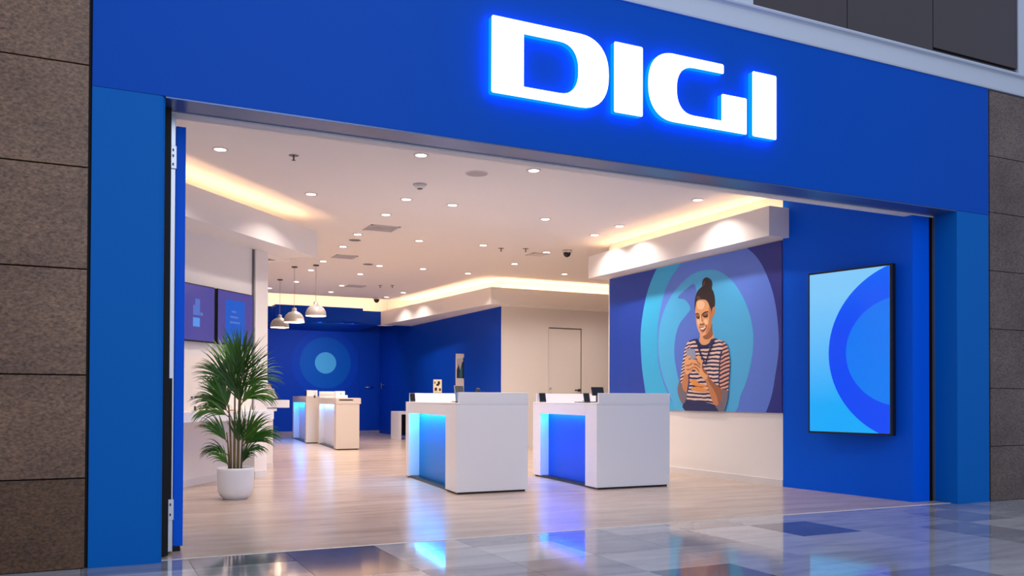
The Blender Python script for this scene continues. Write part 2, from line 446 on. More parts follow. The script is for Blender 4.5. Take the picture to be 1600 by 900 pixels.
def strip(a, b, z, power_per_m, t, aim=(0, 0, 1), color=WARM, w=.05):
    a = Vector(a); b = Vector(b); L = (b-a).length; mid = (a+b)/2
    d = bpy.data.lights.new('cove_light', 'AREA'); d.shape = 'RECTANGLE'; d.size = L; d.size_y = w
    d.energy = power_per_m*L; d.color = color
    o = bpy.data.objects.new('cove_light', d); C.objects.link(o)
    x = Vector((b.x-a.x, b.y-a.y, 0)).normalized(); zz_ = -Vector(aim).normalized(); y = zz_.cross(x)
    R = Matrix((x, y, zz_)).transposed().to_4x4(); R.translation = Vector((mid.x, mid.y, z)) - (t.location if t else Vector())
    if t: o.parent = t
    o.matrix_basis = R
    return o
CP = 3.6
bh = bulkhead('trim_2', [(7.86, 2.02), (7.50, 2.02), (7.50, 6.34), (7.92, 6.34)], [(7.86, 2.12), (7.86, 2.2), (7.86, 6.1), (7.92, 6.3)], 'white ceiling bulkhead with warm cove light above the mural')
strip((7.74, 2.1, 0), (7.74, 6.3, 0), BZ1-.10, CP, bh)

# ---- middle block: white back wall with door, blue side wall going deeper, its bulkhead
wm = thing('wall_back_right', (8.1, 11.0, 0), 'white inner wall with a flush door, turning into a blue side wall', None, None, 'structure')
MB().box(8.103, 9.255, 11.04, 11.2, 0, CZ, WHITE).box(10.135, 14, 11.04, 11.2, 0, CZ, WHITE).box(9.255, 10.135, 11.04, 11.2, 2.70, CZ, WHITE).build('white_panel', wm)
MB().box(8.10, 8.25, 11.045, 20, 0, CZ, NAVYW).build('blue_panel', wm)
MB().box(8.098, 8.112, 11.028, 11.05, 0, BZ0, WHITE).build('corner_bead', wm)
MB().box(14, 14.1, .3, 20.6, 0, CZ, WHITE).box(8.187, 14, .3, .4, 0, CZ, WHITE).build('hidden_side_panel', wm)
d1 = thing('door_1', (9.7, 11.04, 0), 'white flush door in the cream inner wall', None, None, 'structure')
leaf = MB().box(9.275, 10.12, 11.05, 11.09, .01, 2.68, WHITE).build('door_leaf', d1, .004)
MB().box(9.255, 9.275, 11.03, 11.1, 0, 2.70, SKIRT).box(10.12, 10.135, 11.045, 11.1, 0, 2.70, DGREY).box(9.255, 10.135, 11.04, 11.1, 2.68, 2.70, DGREY).build('door_frame', d1)
mb = MB(); mb.tube([(9.32, 11.05, 1.32), (9.32, 11.02, 1.32)], .022, STEEL); mb.tube([(9.32, 11.05, 1.20), (9.32, 11.02, 1.20)], .018, STEEL); mb.build('lock_rose', leaf)
mb = MB(); mb.tube([(10.06, 11.05, 1.285), (10.06, 10.99, 1.285)], .03, BLACK, 12); mb.tube([(10.06, 10.985, 1.285), (9.93, 10.985, 1.285)], .014, BLACK); mb.build('door_handle', leaf)
MB().prism([(8.07, 11.025), (7.72, 15.7), (7.82, 15.7), (8.17, 11.2)], BZ0+.031, CZ, WHITE).prism([(7.72, 15.7), (7.58, 17.6), (7.68, 17.6), (7.82, 15.7)], BZ0+.031, 3.98, WHITE).box(8.07, 8.26, 11.024, 11.2, BZ0+.031, CZ, WHITE).build('upper_panel', wm)
bh = bulkhead('trim_3', [(7.20, 17.0), (7.69, 10.71), (14, 10.71)], [(8.1, 17.0), (8.1, 11.04), (14, 11.04)], 'white L-shaped bulkhead with warm cove light over the inner walls')
strip((7.38, 16.9, 0), (7.85, 10.95, 0), BZ1-.10, CP*1.5, bh)
strip((7.9, 10.86, 0), (13.5, 10.86, 0), BZ1-.10, CP*1.5, bh)

# ---- far blue wall
wb = thing('wall_back', (6, 20, 0), 'deep blue back wall with painted concentric circles', None, None, 'structure')
MB().box(-1, 8.25, 20, 20.15, 0, 3.98, NAVYW).build('blue_panel', wb)
def disc_poly(cx, cz, r, n=64): return [(cx+r*math.cos(2*PI*k/n), cz+r*math.sin(2*PI*k/n)) for k in range(n)]
for k, (r, c, nm) in enumerate(((1.02, (0, 72, 200), 'painted_circle'), (.78, (0, 98, 205), 'painted_circle'), (.325, (90, 195, 250), 'painted_circle'))):
    MB().wallprism(disc_poly(6.40, 2.15, r), 19.998-.003*k, 20, mat('circle_paint_%d' % k, c, .5, spec=.15)).build(nm, wb)
tag(MB().box(-1, 8.1, 19.985, 20, 0, .08, mat('skirting_lavender', (150, 140, 170), .5)).build('baseboard_back'), 'pale skirting along the blue back wall', kind='structure')
# flush doors in the blue walls
d2 = thing('door_2', (7.4, 20, 0), 'flush blue door in the back wall with a thin steel handle', None, None, 'structure')
leaf = MB().box(7.45, 8.05, 19.985, 20, .09, 2.7, NAVYW).build('door_leaf', d2)
mb = MB(); mb.tube([(7.62, 19.95, 1.42), (7.90, 19.95, 1.42)], .016, STEEL); mb.tube([(7.88, 19.99, 1.42), (7.88, 19.95, 1.42)], .02, STEEL); mb.build('door_handle', leaf)
d3 = thing('door_3', (8.1, 19.3, 0), 'flush blue door in the side wall with a vertical steel handle', None, None, 'structure')
leaf = MB().box(8.085, 8.1, 18.7, 19.8, .02, 2.7, NAVYW).build('door_leaf', d3)
mb = MB(); mb.tube([(8.04, 19.62, 1.36), (8.04, 19.62, 1.57)], .016, STEEL); mb.tube([(8.04, 19.62, 1.48), (8.04, 19.35, 1.50)], .014, STEEL); mb.build('door_handle', leaf)
bh = bulkhead('trim_4', [(2.6, 17.0), (7.20, 17.0)], [(2.6, 20), (7.2, 20)], 'blue bulkhead with warm cove light along the back of the shop', NAVYW)
strip((2.6, 17.25, 0), (7.3, 17.25, 0), BZ1-.10, CP*2.2, bh)
MB().box(2.4, 7.6, 17.6, 17.7, BZ0+.031, 3.98, WHITE).build('upper_panel', wb)
b4 = thing('trim_5', (5.4, 16.4, BZ0), 'blue ceiling box hanging in front of the back bulkhead', None, None, 'structure')
MB().box(4.22, 6.52, 16.4, 17.0, BZ0, BZ1, NAVYW).build('box', b4)
MB().box(4.18, 4.22, 16.5, 17.0, BZ0+.02, BZ1-.06, NAVYW).build('end_cap', b4)
for x in (4.9, 5.5, 6.1, 6.4):
    MB().lathe([(0, 0), (.03, 0), (.03, .01), (0, .01)], (x, 16.7, BZ0-.01), DGREY, 10).build('spot', b4)
    area('spot_light', (x, 16.9, BZ0-.02), (0, .75, -.66), .06, 0, 8, (.8, .88, 1.0), b4, True, spread=2.2)

RINGD0 = mat('joint_grey', (120, 116, 122), .5)
# ---- angled left wall (42 degrees), column, bulkhead
A = Vector((.95, 4.88, 0)); Bp = Vector((1.98, 6.0, 0)); u = (Bp-A).normalized(); nrm = Vector((u.y, -u.x, 0))   # towards the room
def LW(s, o, z=0): q = A+u*s+nrm*o; return (q.x, q.y, z)
TL = Matrix.Translation(A) @ Matrix((( u.x, nrm.x, 0), (u.y, nrm.y, 0), (0, 0, 1))).to_4x4()  # local (s, o, z)
wlf = thing('wall_left', (A.x, A.y, 0), 'angled white left wall with display shelf and column', None, None, 'structure')
MB().box(-3.2, 1.53, -.2, 0, .80, CZ, WHITE, T=TL).prism([(-3.2, -.03), (0, -.03), (1.53, -.30), (1.53, -.4), (-3.2, -.4)], 0, .80, WHITE, T=TL).build('white_panel', wlf)
MB().box(1.53, 2.55, -.2, -.05, BZ0, CZ, WHITE, T=TL).build('upper_panel', wlf)
MB().box(2.40, 2.55, -.75, -.2, BZ0, CZ, WHITE, T=TL).build('upper_panel', wlf)
MB().box(1.50, 1.80, -.35, .05, 0, BZ0, WHITE, T=TL).build('column', wlf)
MB().box(1.486, 1.499, 0, .03, .93, BZ0, RINGD0, T=TL).build('joint_profile', wlf)
MB().box(1.495, 1.81, .05, .064, 0, .09, SKIRT, T=TL).build('column_skirting', wlf)
q = LW(1.7, -.25)
MB().box(1.85, 1.95, 6.2, 20, 0, CZ, WHITE).build('far_panel', wlf)
MB().box(.40, .47, .40, 3.3, 0, CZ, WHITE).build('entrance_panel', wlf)
tag(MB().prism([(-3.2, -.012), (0, -.012), (1.49, -.28), (1.49, -.30), (0, -.032), (-3.2, -.032)], 0, .085, SKIRT, T=TL).build('baseboard_left'), 'white skirting along the angled left wall', kind='structure')
bh = bulkhead('trim_6', [(-.35, 2.70), (.887, 4.025), (2.915, 6.235), (2.50, 6.62)], [(-.35, 3.46), LW(-.2, 0)[:2], LW(1.53, 0)[:2], LW(2.2, -.3)[:2]], 'white angled bulkhead with warm cove light over the left wall')
q0 = LW(-1.6, .35); q1 = LW(2.2, .35)
strip((q0[0], q0[1], 0), (q1[0], q1[1], 0), BZ1-.10, CP*1.1, bh)

# ================================================================== FOLDED SHOP DOOR on the left jamb
fd = thing('folding_door', (.53, .45, 0), 'folded blue shop door with a metal edge profile at the left jamb', 'door')
MB().box(.436, .482, .20, .29, .01, 3.095, DARK).build('brush_seal', fd)
MB().box(.478, .518, .30, .40, .02, 3.09, ALU).build('edge_profile', fd, .002)
MB().box(.488, .508, .292, .302, .38, 1.23, DARK).build('groove', fd)
MB().box(.534, .600, .46, 1.35, .03, 3.05, BLUEIN).build('blue_leaf', fd, .002)
MB().box(.505, .58, .42, .52, .0, .03, DARK).build('floor_guide', fd)
for z0, z1 in ((2.70, 2.86), (.24, .385)):
    MB().box(.480, .524, .287, .30, z0, z1, ALU).build('lock_plate', fd, .002)
for z in (2.72, 2.78, 2.82, .27, .34):
    MB().box(.496, .506, .283, .288, z, z+.018, BLACK).build('keyhole', fd)

# ================================================================== SCREENS
def place(o0, o1, z0):      # frame for a flat panel: local x along o0->o1, y into the wall
    a = Vector((o0[0], o0[1], 0)); b = Vector((o1[0], o1[1], 0)); x = (b-a).normalized(); y = Vector((-x.y, x.x, 0))
    R = Matrix(((x.x, y.x, 0, a.x), (x.y, y.y, 0, a.y), (0, 0, 1, z0), (0, 0, 0, 1)))
    return R, (b-a).length
# big entrance screen: local x runs from far (left in the photo) to near edge, y towards the wall (+x world)
SN = (7.80, .45); SF = (7.595, 1.47)
R, Wd = place(SF, SN, .705)
Hd = 1.875
bs = thing('display_screen', (7.75, .96, .705), 'large portrait screen with blue arcs on the blue entrance wall', 'screen')
MB().box(0, Wd, 0, .07, 0, Hd, BLACK, T=R).build('casing', bs, .003)
MB().box(Wd*.3, Wd*.7, .07, .16, .5, 1.4, BLACK, T=R).build('wall_bracket', bs)
scrA = emis('screen_sky', (20, 172, 255), .95, ((130, 205, 255), .75-.705+.3, 2.3-.705))
scrB = emis('screen_ring', (0, 74, 250), .95, ((0, 104, 255), 1.2, 2.0))
scrC = emis('screen_disc', (0, 128, 255), .9, ((0, 118, 255), .5, 1.9))
bz = .022
pic = MB().box(bz, Wd-bz*1.4, -.001, .001, bz, Hd-bz, scrA, T=R).build('picture', bs)
cx, cz, rx, rz = Wd*1.30, Hd*.49, Wd*1.04, Hd*.53
def flat(poly, y, m, nm, par, T):
    return MB().add([(a, y, b) for a, b in poly], [tuple(range(len(poly)))], m, T=T).build(nm, par)
o = flat(clip(arc(cx, cz, rx, rz, 0, 359, 90), bz, Wd-bz*1.4, bz, Hd-bz), -.002, scrB, 'picture_ring', pic, R)
o = flat(clip(arc(Wd*1.12, Hd*.49, Wd*.65, Hd*.32, 0, 359, 90), bz, Wd-bz*1.4, bz, Hd-bz), -.003, scrC, 'picture_disc', pic, R)

# two wall screens on the left wall
def wallscreen(s0, s1, label, left):
    t = thing('wall_screen', Vector(LW(s0, .05, 1.775)), label, 'screen', 'screens on the left wall')
    MB().box(s0, s1, .012, .06, 1.775, 2.478, BLACK, T=TL).build('casing', t, .003)
    MB().box(s0+.2, s1-.2, 0, .012, 1.9, 2.3, BLACK, T=TL).build('wall_bracket', t)
    pic = MB().box(s0+.012, s1-.012, .060, .0612, 1.792, 2.466, PIC, T=TL).build('picture', t)
    if left:
        for a, b, c, d, m in ((.30, .43, 1.96, 2.07, PICL), (.30, .43, 2.10, 2.22, PICM), (.34, .43, 2.20, 2.30, PICM), (.44, .49, 2.10, 2.14, PICM)):
            MB().box(s1-.73+a, s1-.73+b, .0612, .062, c, d, m, T=TL).build('picture_block', pic)
    else:
        MB().box(s0+.17, s1-.20, .0612, .062, 1.80, 2.36, PICR, T=TL).build('picture_block', pic)
        for k, (a, b) in enumerate(((.30, .40), (.27, .44), (.26, .48))):
            MB().box(s0+a, s0+b, .062, .0625, 2.20-.07*k, 2.225-.07*k, PICM, T=TL).build('picture_block', pic)
PIC = emis('tv_picture', (78, 72, 150), 1.0); PICL = emis('tv_block_light', (80, 140, 220), 1.1)
PICM = emis('tv_block_mid', (84, 112, 195), 1.0); PICR = emis('tv_block_blue', (20, 90, 200), 1.0)
wallscreen(-.25, .588, 'wall screen nearer the entrance showing pale blocks', True)
wallscreen(.642, 1.43, 'wall screen beside the column, partly hidden by the palm', False)

# display shelf under the screens
sh = thing('display_shelf', Vector(LW(.6, .2, .8)), 'long white wall shelf carrying small gadgets under the screens', 'shelf')
MB().box(-1.2, 1.48, .002, .36, .805, .925, DESKW, T=TL).build('shelf_board', sh, .004)
MB().box(-1.2, 1.48, .002, .016, .925, 1.60, mat('shelf_panel_cream', (246, 236, 226), .5), T=TL).build('back_panel', sh)  # plain cream panel above the shelf board
gcol = [mat('gadget_white', (235, 230, 226), .4), mat('gadget_tan', (196, 160, 120), .5), DGREY]
for k, s in enumerate((.02, .13, .24, .40, .55, .75)):
    g = thing('phone_stand', Vector(LW(s, .22, .925)), ['small white phone stand at the left end of the wall shelf', 'second small phone stand on the wall shelf', 'third small phone stand on the wall shelf', 'fourth phone stand, just left of the palm leaves', 'phone stand behind the palm stems', 'last phone stand on the shelf, behind the palm'][k], 'phone stand', 'small stands on the wall shelf')
    MB().box(s-.03, s+.03, .17, .25, .925, .94, gcol[1] if k % 2 else gcol[0], T=TL).build('base', g, .002)
    MB().box(s-.018, s+.018, .20, .208, .94, .99, gcol[0] if k % 2 else gcol[2], T=TL).build('phone', g, .001)
for k, s in enumerate((.20, .27)):
    MB_ = MB(); MB_.box(s-.012, s+.012, .016, .03, 1.085, 1.105, DGREY, T=TL)
    tag(MB_.build('wall_hook'), ['tiny dark hook above the shelf, left one', 'tiny dark hook above the shelf, right one'][k], 'hook', 'hooks above the wall shelf')

# ================================================================== PENDANTS
LAMPW = mat('lamp_enamel', (158, 152, 150), .4)
LAMPI = mat('lamp_inside', (255, 240, 225), .5, emit=(255, 205, 160), estr=1.6)
BULB = mat('bulb', (255, 240, 220), .4, emit=(255, 225, 190), estr=14)
def pendant(x, y, zb, label):
    t = thing('pendant_lamp', (x, y, zb), label, 'lamp', 'pendant lamps over the left aisle')
    s = .2
    out = [(s, 0), (s*.985, .05), (s*.92, .10), (s*.78, .15), (s*.56, .19), (s*.30, .215), (.045, .225), (.045, .275), (.03, .285), (0, .285)]
    inn = [(0, .205), (s*.28, .205), (s*.54, .18), (s*.76, .14), (s*.90, .095), (s*.965, .05), (s*.98, 0)]
    shd = MB().lathe(out, (x, y, zb), LAMPW, 36).build('shade', t)
    MB().lathe(inn, (x, y, zb+.001), LAMPI, 36).build('shade_lining', shd)
    MB().lathe([(0, 0), (.03, .008), (.042, .035), (.03, .065), (.015, .09), (0, .09)], (x, y, zb+.06), BULB, 16).build('bulb', t)
    MB().tube([(x, y, zb+.285), (x, y, CZ-.02)], .0045, LAMPW, 6).build('cord', t)
    MB().lathe([(0, 0), (.055, 0), (.06, .02), (0, .02)], (x, y, CZ-.02), DGREY, 20).build('ceiling_rose', t)
    area('lamp_light', (x, y, zb+.05), (0, 0, -1), .2, 0, 14, (1, .80, .58), t, True)
pendant(3.933, 10.71, 2.69, 'right-hand white dome pendant lamp, nearest and highest of the three')
pendant(3.602, 11.13, 2.585, 'middle white dome pendant lamp of the three')
pendant(3.71, 13.16, 2.63, 'left-hand white dome pendant lamp, partly behind the middle one')

# ================================================================== CEILING FITTINGS
RING = mat('downlight_ring', (205, 200, 200), .35)
RINGD = mat('fitting_dark_grey', (110, 104, 104), .4)  # darker grey of sprinklers, slots, grille backings and covers
LENS = mat('downlight_lens', (255, 250, 245), .4, emit=(255, 244, 232), estr=7)
def downlight(x, y):
    t = thing('downlight', (x, y, CZ))
    MB().lathe([(.058, -.001), (.060, -.008), (.078, -.006), (.085, -.0005)], (x, y, CZ), RING, 28).build('trim_ring', t)
    MB().lathe([(0, -.006), (.059, -.006)], (x, y, CZ), LENS, 28).build('lens', t)
    area('downlight_lamp', (x, y, CZ-.012), (0, 0, -1), .11, 0, DLP, DLC, t, True, spread=2.2)
    return t
DLP = 15.5; DLC = (1.0, .86, .76)
DL = [(1.188,3.261,'nearest the left wall, above the palm'),(2.494,4.828,'beside the left cove light'),(3.141,2.523,'in the front row, left one'),(4.501,2.538,'in the front row under the sign'),
 (7.075,2.877,'in the front row beside the right bulkhead'),(3.673,4.552,'in the second row, left of the middle'),(4.336,4.594,'in the second row, right of the middle'),(3.724,5.585,'just in front of the square ceiling grille'),
 (5.876,4.838,'in the middle of the right half of the ceiling'),(4.84,7.308,'in the third row, centre'),(5.951,7.211,'in the third row, left of the sprinkler'),(3.779,7.221,'just behind the square ceiling grille'),
 (3.859,8.418,'in the left column, second behind the grille'),(3.941,10.171,'in the left column, third behind the grille'),(5.064,10.22,'in the fourth row, centre'),(5.97,10.227,'in the fourth row, right of centre'),
 (3.999,11.438,'in the left column near the pendant cords'),(5.047,11.511,'behind the fourth row, centre'),(5.185,13.531,'in the far centre, before the cove glow'),(5.263,14.851,'in the far centre, closest to the blue ceiling box'),
 (6.884,14.151,'beside the inner cove light, far'),(7.016,10.39,'before the corner of the inner bulkhead'),(7.15,5.568,'above the left end of the right bulkhead, lower one'),(7.111,4.786,'above the left end of the right bulkhead, upper one'),
 (7.241,7.348,'left of the black dome camera'),(7.314,8.791,'between the dome camera and the inner cove'),(8.843,9.552,'over the recess behind the mural wall'),(10.3,9.6,'deep in the recess, hidden behind the mural wall'),(9.6,7.6,'in the recess directly behind the mural wall'),(6.81,15.256,'small and far, beside the far dome camera'),(3.777,14.789,'far left, just right of the column'),(4.105,13.347,'far left between two pendant cords')]
proto = None
for k, (x, y, w) in enumerate(DL):
    if proto is None:
        proto = downlight(x, y); o = proto
    else: o = dup(proto, (x, y, CZ))
    tag(o, 'round recessed ceiling downlight ' + w, 'downlight', 'recessed downlights in the shop ceiling')

def sprinkler(x, y, label):
    t = thing('sprinkler', (x, y, CZ), label, 'sprinkler', 'ceiling sprinklers')
    MB().lathe([(0, 0), (.05, -.003), (.055, 0)], (x, y, CZ), RINGD, 20).build('escutcheon', t)
    MB().tube([(x, y, CZ-.002), (x, y, CZ-.05)], .009, RINGD, 8).build('stem', t)
    MB().lathe([(0, 0), (.022, 0), (.022, -.003), (0, -.003)], (x, y, CZ-.05), RINGD, 14).build('deflector', t)
sprinkler(1.928, 3.158, 'ceiling sprinkler above the left cove light')
sprinkler(6.355, 7.357, 'ceiling sprinkler left of the black dome camera')
sprinkler(5.977, 13.12, 'far ceiling sprinkler, left of its pair')
sprinkler(6.227, 12.99, 'far ceiling sprinkler, right of its pair')
sprinkler(6.75, 7.2, 'small ceiling sprinkler between a downlight and the dome camera')

t = thing('smoke_detector', (3.564, 3.735, CZ), 'white smoke detector on the front part of the ceiling', 'smoke detector')
MB().lathe([(0, 0), (.085, 0), (.085, -.012), (0, -.012)], (3.564, 3.735, CZ), RING, 28).build('base', t)
MB().lathe([(.07, -.012), (.065, -.035), (.045, -.05), (0, -.052)], (3.564, 3.735, CZ), WHITE, 28).build('housing', t)
MB().lathe([(0, -.052), (.035, -.052), (.03, -.06), (0, -.06)], (3.564, 3.735, CZ), RINGD, 20).build('sensor', t)
t = thing('ceiling_speaker', (3.978, 2.957, CZ), 'flat round ceiling speaker grille near the front', 'speaker')
MB().lathe([(.115, -.001), (.12, -.008), (.13, -.006), (.135, -.0005)], (3.978, 2.957, CZ), RING, 36).build('rim', t)
MB().lathe([(0, -.005), (.116, -.005)], (3.978, 2.957, CZ), mat('speaker_mesh', (178, 172, 172), .6), 36).build('grille', t)

def slot(x0, x1, y, label, dark):
    t = thing('slot_diffuser', ((x0+x1)/2, y, CZ), label, 'air vent', 'linear slot diffusers')
    MB().box(x0, x1, y-.05, y-.035, CZ-.006, CZ, RING).box(x0, x1, y-.006, y+.006, CZ-.006, CZ, RING).box(x0, x1, y+.035, y+.05, CZ-.006, CZ, RING).build('frame', t)
    MB().box(x0, x1, y-.035, y-.006, CZ-.003, CZ, BLACK if dark else RINGD).box(x0, x1, y+.006, y+.035, CZ-.003, CZ, RINGD).build('slot', t)
slot(3.257, 4.339, 2.34, 'long dark slot diffuser parallel to the shop front', True)
slot(4.56, 5.10, 2.33, 'short pale slot diffuser right of the dark one', False)
slot(1.30, 1.90, 2.20, 'pale slot diffuser near the left end of the front', False)

def grille(x, y, s, label):
    t = thing('ceiling_grille', (x, y, CZ), label, 'air vent', 'square ceiling air grilles')
    h = s/2
    MB().box(x-h, x+h, y-h, y-h+.03, CZ-.01, CZ, RING).box(x-h, x+h, y+h-.03, y+h, CZ-.01, CZ, RING).box(x-h, x-h+.03, y-h, y+h, CZ-.01, CZ, RING).box(x+h-.03, x+h, y-h, y+h, CZ-.01, CZ, RING).build('frame', t)
    MB().box(x-h+.03, x+h-.03, y-h+.03, y+h-.03, CZ-.002, CZ, RINGD).box(x-h+.04, x+h*.4, y+.0, y+.03, CZ-.004, CZ, BLACK).build('backing', t)
    n = 6
    for k in range(n):
        yy = y-h+.05+(s-.1)*k/(n-1)
        MB().box(x-h+.03, x+h-.03, yy-.022, yy+.018, CZ-.012, CZ-.006, RING).build('slat', t)
grille(3.97, 6.58, .46, 'square air grille in the ceiling, nearest one left of centre')
grille(4.17, 9.47, .40, 'square air grille further back over the left aisle')
grille(7.19, 7.62, .30, 'small air grille left of the black dome camera')
grille(5.50, 13.5, .40, 'far square air grille in the back part of the ceiling')
for x, y, w in ((4.815, 10.165, 'oval dark access cover left of a downlight in the fourth row'), (3.88, 7.75, 'small flat access cover between two downlights')):
    t = thing('access_cover', (x, y, CZ), w, 'cover', 'ceiling access covers')
    MB().lathe([(0, -.004), (.09, -.004), (.1, 0)], (x, y, CZ), RINGD, 24).build('disc', t)

def domecam(x, y, s, label):
    t = thing('dome_camera', (x, y, CZ), label, 'security camera', 'ceiling dome cameras')
    MB().lathe([(0, 0), (.085*s, 0), (.085*s, -.03*s), (.075*s, -.045*s), (0, -.045*s)], (x, y, CZ), RING, 28).build('base', t)
    MB().lathe([(.066*s, -.045*s), (.064*s, -.07*s), (.05*s, -.10*s), (.028*s, -.118*s), (0, -.124*s)], (x, y, CZ), mat('dome_glass_%.1f' % s, (10, 10, 14), .08), 28).build('dome', t)
domecam(7.465, 7.009, 1, 'black dome camera under the ceiling left of the mural')
domecam(6.62, 15.5, 1.1, 'far dome camera near the back blue wall')

# ================================================================== MURAL
PAL = {'peri': (92, 130, 228), 'cyan1': (52, 178, 232), 'cyan2': (76, 182, 238), 'peri2': (84, 122, 218), 'hair': (42, 30, 36), 'hair2': (92, 64, 58),
       'skin': (234, 172, 120), 'skin2': (200, 132, 88), 'skin3': (158, 98, 68), 'skinh': (254, 208, 164), 'brow': (52, 32, 32), 'lip': (172, 80, 70),
       'white': (250, 242, 236), 'navy': (24, 36, 92), 'orange': (232, 150, 72), 'grey': (150, 158, 186)}
PM = {k: mat('print_'+k, v, .42) for k, v in PAL.items()}
NV = (24, 32, 82); CRM = (236, 205, 190)
PM['stripeT'] = stripes('print_stripes_torso', .0545, -.02, .47, NV, CRM, .1)
PM['stripeL'] = stripes('print_stripes_left', .047, .35, .47, NV, CRM)
PM['stripeR'] = stripes('print_stripes_right', .0545, .25, .45, NV, (228, 168, 140), .3)
PM['stripeC'] = stripes('print_stripes_cuff', .021, -.5, .55, (30, 30, 62), (170, 160, 175))
def crs(p, n=3):
    out = []; N = len(p)
    for i in range(N):
        q = [p[(i+k-1) % N] for k in range(4)]
        for j in range(n):
            t = j/n
            out.append(tuple(.5*(2*q[1][c]+(-q[0][c]+q[2][c])*t+(2*q[0][c]-5*q[1][c]+4*q[2][c]-q[3][c])*t*t+(-q[0][c]+3*q[1][c]-3*q[2][c]+q[3][c])*t**3) for c in (0, 1)))
    return out
